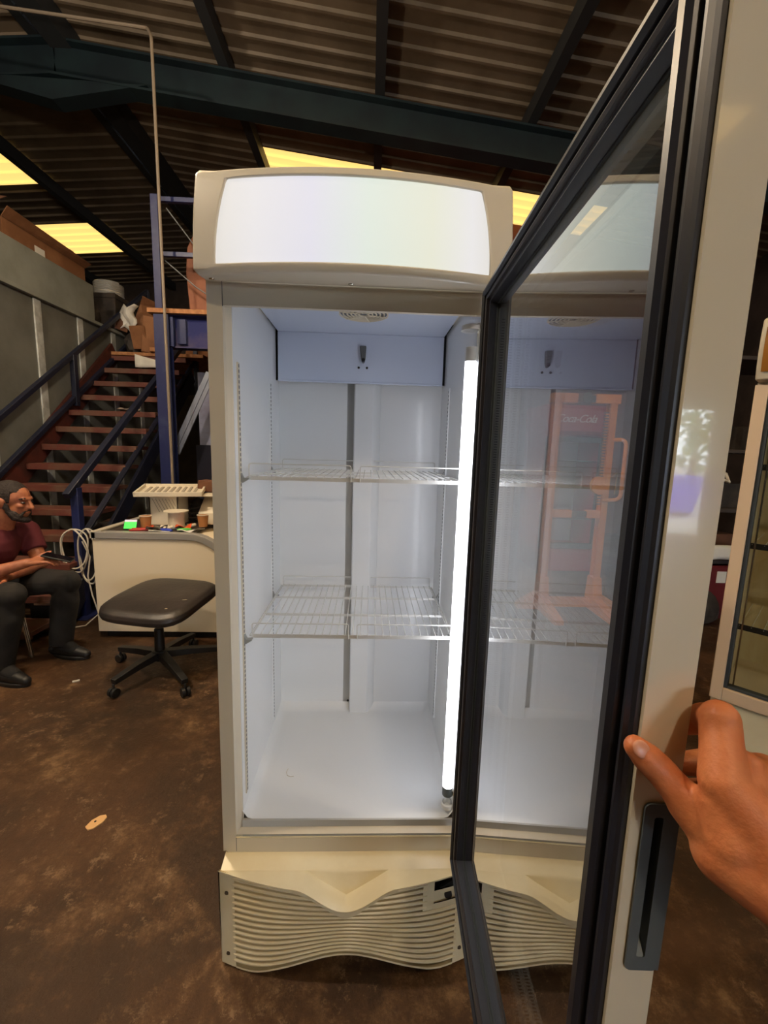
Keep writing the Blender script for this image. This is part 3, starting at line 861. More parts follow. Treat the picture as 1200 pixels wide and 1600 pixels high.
# wire shelves: things that lift out
def wire_shelf(z, label):
    t = thing('wire_shelf', label, 'shelf', (W / 2, 0.30, z), 'wire shelves in the display fridge')
    x0, x1, y0, y1 = 0.063, W - 0.063, 0.085, 0.512
    for yy, hh in ((y0, 0.010), (0.235, 0.007), (0.385, 0.007), (y1, 0.007)):
        MB().bb((x0, yy - 0.0012, z - hh), (x1, yy + 0.0012, z)).build('flat_bar', wire, t, smooth=False)
    for xx in (x0 - 0.004, x1 + 0.004):
        MB().tube([(xx, y0, z - 0.004), (xx, y1, z - 0.004)], 0.0028, 6).build('side_rod', wire, t)
    n = 27
    first = None
    for k in range(n):
        x = lerp(x0 + 0.004, x1 - 0.004, k / (n - 1))
        if first is None:
            first = MB().tube([(x, y0 - 0.001, z - 0.003), (x, y0, z + 0.0012), (x, y1, z + 0.0012), (x, y1 + 0.001, z - 0.003)], 0.0013, 5).build('wire', wire, t); fx = x
        else: again(first, (x - fx, 0, 0), t)
    gap = 0.012
    for yy in (y0 - 0.003, y1 + 0.002):
        for a, b in ((x0 + 0.002, 0.335 - gap), (0.335 + gap, x1 - 0.002)):
            MB().tube(rounded([(a, yy, z - 0.010), (a, yy, z + 0.032), (b, yy, z + 0.032), (b, yy, z - 0.010)], 0.006), 0.0017, 6).build('guard_rail', wire, t)
    for xx, sg in ((A + 0.005, 1), (W - A - 0.005, -1)):
        for yy in (0.064, 0.404):
            if sg < 0 and yy < 0.2: yy = 0.10
            MB().prism([(xx, z + 0.008), (xx, z - 0.014), (xx + sg * 0.004, z - 0.016), (xx + sg * 0.020, z - 0.006), (xx + sg * 0.020, z - 0.003), (xx + sg * 0.005, z - 0.004)], lambda a, b, y: V((a, y, b)), yy - 0.007, yy + 0.007).build('shelf_clip', mat('grey_clip', (146, 148, 146), 0.4), t, smooth=False)
    return t
wire_shelf(1.3012, 'upper white wire shelf at eye level inside the lit fridge')
wire_shelf(0.8743, 'lower white wire shelf seen from above inside the lit fridge')
tag(MB().tube([(0.135, 0.21, ZF + 0.0015), (0.132, 0.195, ZF + 0.0015), (0.137, 0.182, ZF + 0.0015), (0.148, 0.176, ZF + 0.0015), (0.158, 0.178, ZF + 0.0015)], 0.0008, 5).build('hair_strand', whitecable), 'thin curled thread lying on the white fridge floor', 'thread')

# ================================================================== STAIRS AND MEZZANINE
SX0, SX1 = -2.74, -1.86
st = thing('staircase', 'open steel staircase with worn red treads and dark blue handrails', 'stairs', (-2.3, 1.9, 0))
TZ, TY, TR, TG = 0.98, 2.80, 0.176, 0.205
for k in range(-5, 9):
    z = TZ + TR * k; y = TY + TG * k
    MB().bb((SX0, y, z - 0.035), (SX1, y + 0.235, z)).bb((SX0, y, z - 0.055), (SX1, y + 0.012, z - 0.03)).build('tread', treadwood, st, bevel=0.004)
def sl(y): return TZ + (y - TY) * TR / TG
y0, y1 = TY - 5.3 * TG, TY + 8.6 * TG
for x, m, nm in ((SX0 - 0.022, rust, 'red stringer'), (SX1 + 0.022, darkblue, 'dark blue stringer')):
    plain(MB().bar((x, y0 + (0.25 if x > -2.3 else 0), sl(y0 + (0.25 if x > -2.3 else 0)) - (0.30 if x > -2.3 else 0.04)), (x, y1, sl(y1) - (0.30 if x > -2.3 else 0.04)), 0.03, 0.15 if x > -2.3 else 0.22).build('stringer', m, st, bevel=0.003), nm)
# handrails: two rails each side, uprights
for x, a, b in ((-2.73, (1.2, 0.43), (5.38, 3.43)), (-2.73, (1.2, -0.0), (5.33, 2.97))):
    t0 = 0.20
    p0 = V((x, lerp(a[0], b[0], t0), lerp(a[1], b[1], t0))); p1 = V((x, b[0], b[1]))
    MB().bar(p0, p1, 0.045, 0.045).build('handrail', darkblue, st, bevel=0.004)
for y in (2.55, 3.735, 5.36):
    MB().bb((-2.75, y - 0.028, sl(min(y, y1)) - 0.05), (-2.70, y + 0.028, 0.43 + (y - 1.2) * 3.0 / 4.18)).build('handrail_post', darkblue, st, bevel=0.003)
MB().bar((SX1 + 0.01, 2.20, 0.965), (SX1 + 0.01, 4.30, 2.485), 0.05, 0.05).build('handrail', darkblue, st, bevel=0.004)
MB().bar((SX1 + 0.01, 2.30, 0.60), (SX1 + 0.01, 4.72, 2.42), 0.05, 0.02).build('handrail', darkblue, st, bevel=0.003)
MB().bb((SX1 - 0.018, 2.275, 0.0), (SX1 + 0.038, 2.335, 1.02)).bb((SX1 - 0.07, 2.2, 0.0), (SX1 + 0.09, 2.41, 0.012)).build('newel_post', bluesteel, st, bevel=0.003)
MB().bb((SX1 - 0.015, 4.70, 1.9), (SX1 + 0.035, 4.75, 3.45)).build('handrail_post', darkblue, st, bevel=0.003)

mz = structure('mezzanine_floor', (-1.5, 3.15, 2.5))
MB().bb((-1.66, 3.14, 2.535), (1.1, 6.3, 2.575)).build('deck_board', boardm, mz, bevel=0.003)
MB().bb((-2.8, 4.46, 2.40), (-1.66, 7.0, 2.44)).build('deck_board', boardm, mz, bevel=0.003)
def ibeam(mb, a, b, h, wd, t=0.012):
    a, b = V(a), V(b)
    mb.bar(a, b, t, h)
    for s in (-1, 1):
        mb.bar(a + V((0, 0, s * (h / 2 - t / 2))), b + V((0, 0, s * (h / 2 - t / 2))), wd, t)
ibm = MB(); ibeam(ibm, (-1.50, 3.24, 2.39), (1.1, 3.24, 2.39), 0.29, 0.11)
ibm.build('edge_beam', mat('blue_beam_painted_reflection', (46, 50, 98), 0.16, c2=(104, 92, 102), scale=1.4, lo=0.45, hi=0.75), mz, smooth=False)  # paler tan patches put a reflection into the beam's colour
MB().bb((-1.50, 3.16, 2.51), (-1.44, 3.2, 2.25)).bb((-1.42, 3.19, 2.28), (-1.34, 3.235, 2.5)).build('beam_cleat', bluesteel, mz, bevel=0.003)
cp = MB()
cp.bb((-1.60, 3.13, 0.0), (-1.47, 3.142, 2.52)).bb((-1.60, 3.208, 0.0), (-1.47, 3.22, 2.52)).bb((-1.541, 3.142, 0.0), (-1.529, 3.208, 2.52)).bb((-1.66, 3.08, 0), (-1.4, 3.33, 0.015))
cp.build('column', bluesteel, mz, smooth=False)
cp2 = MB().bb((0.85, 3.16, 0.0), (0.98, 3.172, 2.25)).bb((0.85, 3.248, 0.0), (0.98, 3.26, 2.25)).bb((0.909, 3.172, 0.0), (0.921, 3.248, 2.25))
cp2.build('column', bluesteel, mz, smooth=False)
MB().bar((-1.20, 3.40, 2.06), (-1.53, 3.30, 1.28), 0.09, 0.012, up=(0, 1, 0)).bar((-1.20, 3.43, 2.06), (-1.53, 3.33, 1.28), 0.012, 0.09, up=(0, 1, 0)).build('brace', mat('pale_blue_steel', (112, 118, 136), 0.35), mz, smooth=False)
gr = thing('guard_rail', 'blue steel guard rail standing on the mezzanine edge behind the fridge', 'railing', (-1.5, 3.2, 2.575))
MB().bb((-1.60, 3.17, 2.575), (-1.535, 3.235, 3.53)).build('upright', bluesteel, gr, bevel=0.003)
MB().bb((-0.45, 3.17, 2.575), (-0.385, 3.235, 3.53)).build('upright', bluesteel, gr, bevel=0.003)
for z in (3.05, 3.50):
    MB().bb((-1.54, 3.185, z - 0.02), (-0.44, 3.225, z + 0.02)).build('rail', bluesteel, gr, bevel=0.003)
MB().tube([(-1.50, 3.26, 3.46), (-1.28, 3.30, 3.18), (-0.95, 3.34, 2.80)], 0.006, 6).build('stay_wire', tubegrey, gr)
MB().tube([(-1.53, 3.26, 3.02), (-1.28, 3.30, 2.82), (-0.95, 3.34, 2.62)], 0.006, 6).build('stay_wire', tubegrey, gr)

tag(MB().tube(rounded([(-1.44, 3.02, 0.0), (-1.455, 3.02, 4.60), (-1.56, 3.19, 4.80), (-2.05, 3.22, 4.86), (-3.4, 3.3, 5.02)], 0.04), 0.0125, 8).build('conduit', mat('galvanised_conduit', (132, 118, 102), 0.5), origin=(-1.44, 3.02, 0)), 'thin grey steel conduit rising from floor past blue column to roof', 'pipe')

def carton(c, d, label, m=cardm, rz=0.0, tilt=0.0, flaps=True, group=None):
    t = thing('cardboard_box', label, 'box', (c[0], c[1], c[2]), group)
    M3 = rotz(rz) @ roty(tilt)
    def tf(x, y, z): return V(c) + M3 @ V((x, y, z))
    x, y, z = d[0] / 2, d[1] / 2, d[2]
    th = 0.006
    mb = MB()
    for a, b in (((-x, -y, 0), (x, -y + th, z)), ((-x, y - th, 0), (x, y, z)), ((-x, -y, 0), (-x + th, y, z)), ((x - th, -y, 0), (x, y, z)), ((-x, -y, 0), (x, y, th))):
        vs = [tf(p, q, r) for r in (a[2], b[2]) for p, q in ((a[0], a[1]), (b[0], a[1]), (b[0], b[1]), (a[0], b[1]))]
        mb.add(vs, [(0, 3, 2, 1), (4, 5, 6, 7), (0, 1, 5, 4), (1, 2, 6, 5), (2, 3, 7, 6), (3, 0, 4, 7)])
    mb.build('carton', m, t, smooth=False)
    if flaps:
        for sg in (-1, 1):
            f = MB(); a = 0.5 + 0.5 * random.random()
            f.add([tf(-x, sg * y, z), tf(x, sg * y, z), tf(x * 0.98, sg * (y + d[1] * 0.45 * math.cos(a)), z + d[1] * 0.4 * math.sin(a)), tf(-x * 0.98, sg * (y + d[1] * 0.45 * math.cos(a)), z + d[1] * 0.4 * math.sin(a))], [(0, 1, 2, 3)])
            f.build('flap', m, t, smooth=False, solid=0.004)
    else:
        f = MB(); vs = [tf(p, q, z + 0.001 + r) for r in (0, th) for p, q in ((-x, -y), (x, -y), (x, y), (-x, y))]
        f.add(vs, [(0, 3, 2, 1), (4, 5, 6, 7), (0, 1, 5, 4), (1, 2, 6, 5), (2, 3, 7, 6), (3, 0, 4, 7)])
        f.build('lid', m, t, smooth=False)
    return t
# long carton lying on top of the cold-room partition
lb = thing('long_carton', 'long brown cardboard carton lying on top of the grey partition', 'box', (-3.02, 3.75, 3.10))
MB().bb((-3.15, 3.18, 3.10), (-2.89, 4.30, 3.30)).build('carton', cardm, lb, bevel=0.004)
MB().add([V((-2.888, 3.18, 3.30)), V((-2.888, 4.30, 3.30)), V((-2.82, 4.31, 3.345)), V((-2.82, 3.17, 3.375))], [(0, 1, 2, 3)]).build('flap', cardm, lb, smooth=False, solid=0.006)
MB().bb((-2.8885, 3.55, 3.14), (-2.886, 3.68, 3.22)).build('white_label', paper, lb, smooth=False)
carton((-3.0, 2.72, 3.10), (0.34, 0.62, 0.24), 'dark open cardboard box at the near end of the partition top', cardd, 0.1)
tag(MB().tube([(-3.02 + 0.16 * math.cos(a), 4.98 + 0.16 * math.sin(a), 2.72 + 0.47 + 0.019 * a / (2 * PI)) for a in [k * 2 * PI / 20 for k in range(20 * 9)]], 0.013, 6).build('duct_coil', foil), 'shiny silver coil of flexible duct lying among boxes above the stairs', 'duct coil')
t_ = thing('packing_case', 'dark packing case under the silver duct coil', 'case', (-3.03, 5.0, 2.68))
MB().bb((-3.25, 4.72, 2.68), (-2.81, 5.3, 3.17)).build('case', darkstuff, t_, bevel=0.01)
MB().bb((-3.26, 4.71, 3.12), (-2.80, 5.31, 3.18)).build('lid', darkstuff, t_, bevel=0.008)
carton((-2.585, 4.92, 2.71), (0.30, 0.32, 0.34), 'tilted brown cardboard box leaning behind the stair rail top', cardm, 0.5, 0.35)
carton((-2.30, 4.64, 2.44), (0.26, 0.30, 0.42), 'tall brown cardboard box beside the end post of the stair rail', cardm, 0.2, 0.1)
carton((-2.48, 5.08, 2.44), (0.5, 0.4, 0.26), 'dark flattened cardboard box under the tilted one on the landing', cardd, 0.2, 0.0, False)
carton((-1.86, 5.05, 2.44), (0.34, 0.34, 0.30), 'small brown box at the right end of the landing', cardm, -0.3, 0.15)
tag(MB().grid(lambda u, v: V((-2.70 + 0.20 * u + 0.03 * math.sin(7 * v), 4.60 + 0.05 * math.sin(5 * u + 2 * v), 2.74 + 0.26 * v + 0.03 * math.sin(9 * u))), 6, 6).build('paper_wad', paper, solid=0.003), 'crumpled white paper sheet among boxes at the stair top', 'paper')
def bag(c, r, label, m=darkstuff):
    mb = MB()
    mb.ball(c, r, None, 14, 9)
    for i, v in enumerate(mb.v):
        f = 1 + 0.18 * math.sin(7 * v.x * 3 + i) * math.cos(5 * v.y * 4)
        mb.v[i] = V(c) + (v - V(c)) * f
        if mb.v[i].z < c[2] - r[2] * 0.85: mb.v[i].z = c[2] - r[2] * 0.85
    return tag(mb.build('bin_bag', m), label, 'bag')
bag((-3.0, 4.48, 2.82), (0.11, 0.16, 0.16), 'dark rubbish bag slumped at the left of the stair top')
bag((-2.56, 4.66, 2.44 + 0.127), (0.11, 0.12, 0.15), 'black rubbish bag under the brown boxes on the landing')
bag((-1.98, 5.7, 2.70), (0.26, 0.3, 0.30), 'grey brown bag behind the small box at the landing right end')
tag(MB().grid(lambda u, v: V((-2.42 + 0.28 * u, 4.36 + 0.02 * math.sin(6 * u), 2.25 + 0.14 * v * (1 - 0.5 * u) + 0.01 * math.sin(8 * v))), 5, 4).build('torn_card', paper, solid=0.004), 'torn white card lying on the top stair tread', 'card')
tag(MB().grid(lambda u, v: V((-2.25 + 0.18 * u, 3.62 + 0.14 * v, 1.688 + 0.02 * math.sin(9 * u) * math.sin(8 * v) + 0.02)), 8, 8).build('plastic_film', mat('clear_film', (150, 136, 124), 0.25), solid=0.002), 'crumpled clear plastic film lying on a middle stair tread', 'plastic film')
tag(MB().box((-2.70, 4.66, 2.80), (0.14, 0.012, 0.15), rotz(0.3) @ roty(0.3)).build('card_offcut', cardd, bevel=0.002), 'dark brown offcut of card leaning under the white paper wad', 'card')
tag(MB().box((-2.43, 4.50, 2.62), (0.20, 0.012, 0.26), rotz(-0.2) @ rotx(0.25)).build('card_offcut', cardm, bevel=0.002), 'light brown sheet of card leaning against the tall box', 'card')
tag(MB().box((-2.18, 4.50, 2.47), (0.22, 0.14, 0.05), rotz(0.3)).build('wood_block', boardm, bevel=0.004), 'flat wooden block lying on the landing edge behind the column', 'wood block')
# padded board standing on the mezzanine
pb = MB()
pts = rounded([(-1.42, 0, 2.575), (-0.75, 0, 2.575), (-0.75, 0, 3.34), (-1.40, 0, 3.34)], 0.14, 5, True)
pts = [V((-1.40, 0, 2.576)), V((-0.75, 0, 2.576)), V((-0.75, 0, 3.30)), V((-0.85, 0, 3.36)), V((-1.25, 0, 3.36)), V((-1.36, 0, 3.32)), V((-1.41, 0, 3.22)), V((-1.43, 0, 3.0))]
pb.prism([(p.x, p.z) for p in pts], lambda x, z, y: V((x, y, z)), 3.46, 3.52)
tag(pb.build('padded_board', mat('tan_hardboard', (146, 92, 66), 0.75, c2=(126, 78, 56), scale=3), bevel=0.012), 'tan rounded board standing upright on the mezzanine beside the fridge header', 'board')
# pale poster board under the mezzanine
ub = thing('poster_stand', 'pale blue white panel standing under the mezzanine behind the brace', 'panel', (-1.2, 3.75, 0.95))
MB().bb((-1.46, 3.74, 1.36), (-0.9, 3.77, 2.12)).build('panel', mat('pale_violet_panel', (150, 150, 176), 0.35, c2=(190, 196, 226), scale=1.8), ub, bevel=0.004)
MB().bb((-1.50, 3.735, 0.0), (-0.86, 3.775, 1.36)).build('lower_panel', mat('dark_violet_panel', (44, 44, 58), 0.4), ub, bevel=0.004)
MB().bb((-1.20, 3.70, 0.0), (-1.13, 3.735, 2.2)).build('post', bluesteel, ub, bevel=0.003)
# clutter below the stairs
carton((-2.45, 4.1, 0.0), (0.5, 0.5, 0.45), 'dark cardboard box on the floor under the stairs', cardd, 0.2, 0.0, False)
bag((-2.35, 3.5, 0.25), (0.22, 0.2, 0.27), 'dark bag on the floor under the middle treads')

# ================================================================== CHEST FREEZER COUNTER WITH ITS CLUTTER
cf = thing('chest_freezer', 'white chest freezer with grey top trim curving down at its right end', 'freezer', (-0.98, 2.22, 0))
CX0, CY0, CY1, CZ = -1.505, 1.91, 2.58, 0.765
prof = [(CX0, 0.0), (CX0, CZ - 0.045), (-0.86, CZ - 0.045)] + [(-0.86 + 0.26 * math.sin(a), CZ - 0.305 + 0.26 * math.cos(a)) for a in [k * PI / 2 / 8 for k in range(1, 9)]] + [(-0.60, 0.0)]
MB().prism([(x, max(z, 0.05)) for x, z in prof], lambda x, z, y: V((x, y, z)), CY0, CY1).build('cabinet', freezerw, cf, bevel=0.004, angle=30)
tp = [(CX0, CZ - 0.045), (CX0, CZ), (-0.86, CZ)] + [(-0.86 + 0.30 * math.sin(a), CZ - 0.30 + 0.30 * math.cos(a)) for a in [k * PI / 2 / 8 for k in range(1, 9)]]
tin = [(-0.86 + 0.255 * math.sin(a), CZ - 0.30 + 0.255 * math.cos(a)) for a in [k * PI / 2 / 8 for k in range(8, 0, -1)]] + [(-0.86, CZ - 0.045)]
MB().prism(tp + tin, lambda x, z, y: V((x, y, z)), CY0 - 0.012, CY0 + 0.05).build('end_trim', freezerg, cf, bevel=0.003)
MB().bb((CX0 - 0.008, CY0 - 0.012, CZ - 0.045), (CX0 + 0.03, CY1 + 0.01, CZ + 0.004)).build('side_trim', mat('pale_aluminium_trim', (196, 186, 168), 0.35), cf, bevel=0.003)
MB().bb((CX0 + 0.05, CY0, CZ), (CX0 + 0.065, CY1, CZ + 0.012)).build('glass_rail', mat('pale_aluminium_trim', (196, 186, 168), 0.35), cf, bevel=0.002)
MB().prism([(CX0 + 0.03, CZ - 0.03), (-0.86, CZ - 0.03)] + [(x, z) for x, z in [(-0.86 + 0.28 * math.sin(a), CZ - 0.30 + 0.28 * math.cos(a)) for a in [k * PI / 2 / 6 for k in range(0, 7)]]][1:] + [(-0.64, CZ - 0.30), (-0.86, CZ - 0.05)], lambda x, z, y: V((x, y, z)), CY0 + 0.05, CY1) if False else None
MB().bb((CX0 + 0.03, CY0 + 0.05, CZ - 0.02), (-0.86, CY1, CZ - 0.004)).build('sliding_lid', mat('dark_tinted_lid', (66, 56, 48), 0.35), cf, bevel=0.002)
MB().bb((CX0 + 0.04, CY0 + 0.03, 0.0), (-0.63, CY1 - 0.03, 0.05)).build('kick_base', blackp, cf, bevel=0.003)
TZ_ = CZ - 0.004
# phone propped on the cup
ph = thing('mobile_phone', 'phone with a bright green screen propped against a paper cup', 'phone', (-1.30, 2.02, TZ_))
Mp = rotz(0.12) @ rotx(-0.5)
MB().box(V((-1.30, 2.02, TZ_ + 0.038)), (0.088, 0.010, 0.074), Mp).build('phone_body', blackp, ph, bevel=0.003)
MB().box(V((-1.30, 2.02, TZ_ + 0.038)) + Mp @ V((0, -0.0056, -0.008)), (0.080, 0.001, 0.050), Mp).build('screen', phonegreen, ph, smooth=False)
MB().box(V((-1.30, 2.02, TZ_ + 0.038)) + Mp @ V((0, -0.0056, 0.0255)), (0.080, 0.001, 0.015), Mp).build('screen_top', phonewhite, ph, smooth=False)
def cup(x, y, label):
    t = thing('paper_cup', label, 'cup', (x, y, TZ_))
    MB().lathe([(0.030, 0), (0.040, 0.088), (0.038, 0.088), (0.029, 0.004)], (x, y, TZ_), 20).build('cup_wall', kraft, t)
    MB().tube([(x + 0.0405 * math.cos(a), y + 0.0405 * math.sin(a), TZ_ + 0.088) for a in [k * PI / 10 for k in range(20)]], 0.003, 6, closed=True).build('cup_rim', whitep, t)
cup(-1.236, 2.10, 'brown paper cup standing behind the green lit phone')
cup(-0.865, 2.20, 'brown paper cup beside the fridge at the right end of the clutter')
# white slotted vent tray standing on edge: slotted top tray over an upright box
vt = thing('vent_housing', 'white slotted plastic vent housing standing on the freezer lid', 'vent housing', (-1.15, 2.30, TZ_))
MB().bb((-1.27, 2.22, TZ_), (-1.05, 2.235, TZ_ + 0.225)).bb((-1.27, 2.22, TZ_), (-1.255, 2.40, TZ_ + 0.225)).bb((-1.065, 2.22, TZ_), (-1.05, 2.40, TZ_ + 0.225)).bb((-1.27, 2.385, TZ_), (-1.05, 2.40, TZ_ + 0.225)).build('upright_duct', whitep, vt, bevel=0.003)
M1 = rotz(0.25) @ rotx(0.10)
tc_ = V((-1.14, 2.33, TZ_ + 0.245))
MB().box(tc_, (0.46, 0.34, 0.012), M1).build('tray', whitep, vt, bevel=0.003)
for s in (-1, 1):
    MB().box(tc_ + M1 @ V((s * 0.224, 0, 0.016)), (0.014, 0.34, 0.024), M1).build('tray_rim', whitep, vt, bevel=0.002)
    MB().box(tc_ + M1 @ V((0, s * 0.163, 0.016)), (0.46, 0.014, 0.024), M1).build('tray_rim', whitep, vt, bevel=0.002)
f0 = None
for k in range(9):
    b = MB().box(tc_ + M1 @ V((-0.17 + k * 0.042, 0.02, 0.009)), (0.018, 0.22, 0.006), M1)
    b.build('slat', mat('vent_slot_shade', (168, 156, 136), 0.6), vt, smooth=False)
for k in range(7):
    MB().bar(V((-1.24 + k * 0.024, 2.218, TZ_ + 0.20)), V((-1.19 + k * 0.024, 2.218, TZ_ + 0.10)), 0.003, 0.006, up=(0, 1, 0)).build('rib', mat('vent_slot_shade', (168, 156, 136), 0.6), vt, smooth=False)
sp_ = thing('cable_spool', 'white plastic spool of white wire on the cluttered freezer lid', 'spool', (-1.03, 2.13, TZ_))
MB().lathe([(0.055, 0.008), (0.055, 0.118), (0.050, 0.118), (0.050, 0.008)], (-1.03, 2.13, TZ_), 24).build('wound_wire', mat('wound_white_wire', (216, 202, 178), 0.6, bump=0.3, bscale=90), sp_)
MB().lathe([(0.02, 0.0), (0.080, 0.0), (0.080, 0.006), (0.02, 0.008)], (-1.03, 2.13, TZ_), 28).build('flange', whitep, sp_)
MB().lathe([(0.022, 0.118), (0.085, 0.120), (0.085, 0.127), (0.022, 0.127)], (-1.03, 2.13, TZ_), 28).build('flange', whitep, sp_)
# pliers, screwdrivers, scraps
def pliers(x, y, a, m, label):
    t = thing('pliers', label, 'pliers', (x, y, TZ_))
    for s in (-1, 1):
        pts = [V((0.0, 0.004 * s, 0.012)), V((-0.05, 0.020 * s, 0.012)), V((-0.12, 0.022 * s, 0.010))]
        MB().tube([V((x, y, TZ_)) + rotz(a) @ p for p in pts], 0.008, 8).build('grip', m, t)
    MB().tube([V((x, y, TZ_)) + rotz(a) @ p for p in (V((-0.01, 0, 0.012)), V((0.02, 0, 0.012)), V((0.06, 0, 0.011)))], [0.013, 0.012, 0.004], 8).build('jaw', chrome, t)
pliers(-1.16, 1.99, 0.1, redtool, 'red handled pliers lying beside the paper cup')
pliers(-1.15, 2.06, -0.5, orange, 'orange handled pliers lying across behind the red pair')
def driver(x, y, a, m, label):
    t = thing('screwdriver', label, 'screwdriver', (x, y, TZ_))
    q = lambda d: V((x, y, TZ_ + 0.012)) + rotz(a) @ V((d, 0, 0))
    MB().tube([q(0), q(0.02), q(0.07), q(0.09)], [0.007, 0.012, 0.012, 0.008], 10).build('handle', m, t)
    MB().tube([q(0.09), q(0.18)], 0.0035, 6).build('shaft', chrome, t)
driver(-0.965, 1.985, 0.4, greenp, 'green handled screwdriver at the front right of the clutter')
driver(-0.99, 1.965, 2.9, bluecap, 'blue handled screwdriver pointing left at the front of the clutter')
def scrap(nm, x, y, sx, sy, a, m, label, cat, h=0.004):
    mb = MB().grid(lambda u, v: V((x, y, TZ_ + 0.004 + h * (1 + math.sin(5 * u + 3 * v)) * 0.5)) + rotz(a) @ V(((u - .5) * sx, (v - .5) * sy, 0)), 6, 6)
    return tag(mb.build(nm, m, solid=0.003), label, cat)
scrap('paper_strip', -1.075, 1.965, 0.14, 0.035, 0.05, paper, 'white paper strip at the front edge left of the screwdrivers', 'paper', 0.008)
scrap('paper_strip', -0.90, 1.98, 0.11, 0.05, -0.3, paper, 'pale folded slip beside the green screwdriver', 'paper', 0.012)
scrap('rag', -1.11, 2.0, 0.13, 0.08, 0.3, darkstuff, 'dark oily rag by the red pliers', 'rag', 0.03)
scrap('bubble_bag', -0.95, 2.06, 0.10, 0.08, 0.2, orange, 'orange and white plastic packet in front of the spool', 'packet', 0.035)
for i, (x, y, l) in enumerate(((-1.09, 2.08, 'small white pipe fitting behind the dark rag'), (-1.045, 2.03, 'small white pipe fitting in front of the spool'), (-0.985, 2.03, 'grey pipe fitting right of the spool foot'), (-0.93, 2.15, 'white elbow fitting behind the orange packet'))):
    tag(MB().tube(rounded([(x - 0.03, y, TZ_ + 0.014), (x, y, TZ_ + 0.014), (x + 0.012, y + 0.03, TZ_ + 0.016)], 0.02), 0.0125, 10).build('pipe_fitting', tubegrey if i == 2 else whitep), l, 'fitting', 'pipe fittings on the freezer')
tag(MB().tube([(-1.0 + 0.05 * math.cos(a) * (1 + 0.1 * math.sin(3 * a)), 2.40 + 0.05 * math.sin(a), TZ_ + 0.01 + 0.006 * a) for a in [k * PI / 8 for k in range(56)]], 0.006, 6).build('flex_coil', darkstuff), 'dark coil of flex behind the spool', 'cable')
bag((-0.99, 2.46, TZ_ + 0.085), (0.07, 0.06, 0.10), 'dark wrapped bundle behind the spool on the freezer', darkstuff)
fb = thing('sloping_case', 'white sloping plastic case behind the right hand cup', 'case', (-0.86, 2.36, TZ_))
MB().prism([(2.28, TZ_), (2.47, TZ_), (2.47, TZ_ + 0.22), (2.44, TZ_ + 0.22), (2.28, TZ_ + 0.09)], lambda y, z, x: V((x, y, z)), -0.93, -0.70).build('case', whitep, fb, bevel=0.004)
MB().bb((-0.925, 2.28, TZ_ + 0.215), (-0.70, 2.48, TZ_ + 0.228)).build('lid', whitep, fb, bevel=0.003)
carton((-0.84, 2.50, TZ_ + 0.23), (0.30, 0.14, 0.075), 'flat brown cardboard box on top of the white sloping case', cardd, -0.1, 0.08, False)
tag(MB().box((-0.80, 2.48, TZ_ + 0.335), (0.16, 0.10, 0.02), rotz(0.2) @ roty(0.1)).build('foam_pad', paper, bevel=0.004), 'white foam pad on the flat brown box beside the fridge', 'pad')

# ================================================================== SWIVEL STOOL SEAT
ch = thing('swivel_chair', 'worn black swivel chair without backrest on a five star castor base', 'chair', (-0.87, 1.47, 0))
HUB = V((-0.87, 1.47, 0))
def seatfn(u, v):
    a = u * 2 * PI
    n = 4.2
    cx, sy = math.cos(a), math.sin(a)
    rr = (abs(cx) ** n + abs(sy) ** n) ** (-1 / n)
    prof = [(0.0, 0.485), (0.6, 0.487), (0.9, 0.482), (0.985, 0.465), (1.0, 0.445), (0.985, 0.425), (0.93, 0.412), (0.0, 0.41)]
    k = v * (len(prof) - 1); i = min(int(k), len(prof) - 2); t = k - i
    r = lerp(prof[i][0], prof[i + 1][0], t); z = lerp(prof[i][1], prof[i + 1][1], t)
    p = rotz(-0.16) @ V((cx * rr * r * 0.265, sy * rr * r * 0.275, 0))
    fr_ = max(0, -p.y / 0.27) ** 2 * 0.02
    return HUB + V((0.015 + p.x, 0.03 + p.y, z - fr_ + 0.012 * (p.y / 0.27)))
so = MB().grid(seatfn, 48, 28).build('seat', vinyl, ch, angle=60)
for (u, v, sx, sy, l) in ((0.10, -0.17, 0.05, 0.008, 0), (0.13, -0.20, 0.018, 0.014, 0), (0.19, -0.10, 0.03, 0.006, 0), (-0.05, -0.16, 0.02, 0.004, 0)):
    c = HUB + V((u, v + 0.03, 0.487 - max(0, -v / 0.27) ** 2 * 0.02 + 0.012 * (v / 0.27) - (0.003 if v < -0.15 else 0)))
    MB().ball(c, (sx / 2, sy / 2, 0.002), rotz(0.3), 8, 5).build('paint_spot', mat('dried_pale_paint', (196, 184, 156), 0.7), so)
MB().bb(HUB + V((-0.10, -0.08, 0.385)), HUB + V((0.10, 0.12, 0.412))).build('seat_plate', blackp, ch, bevel=0.006)
MB().cyl(HUB + V((-0.08, -0.14, 0.395)), HUB + V((-0.08, -0.05, 0.395)), 0.022, 12).build('tilt_knob', blackp, ch, bevel=0.003)
MB().cyl(HUB + V((0, 0, 0.26)), HUB + V((0, 0, 0.39)), 0.014, 14).build('gas_rod', chrome, ch)
MB().lathe([(0.025, 0.07), (0.030, 0.10), (0.026, 0.27), (0.020, 0.275)], HUB, 16).build('column', blackp, ch)
MB().lathe([(0.03, 0.085), (0.048, 0.09), (0.045, 0.135), (0.028, 0.14)], HUB, 16).build('hub', blackp, ch)
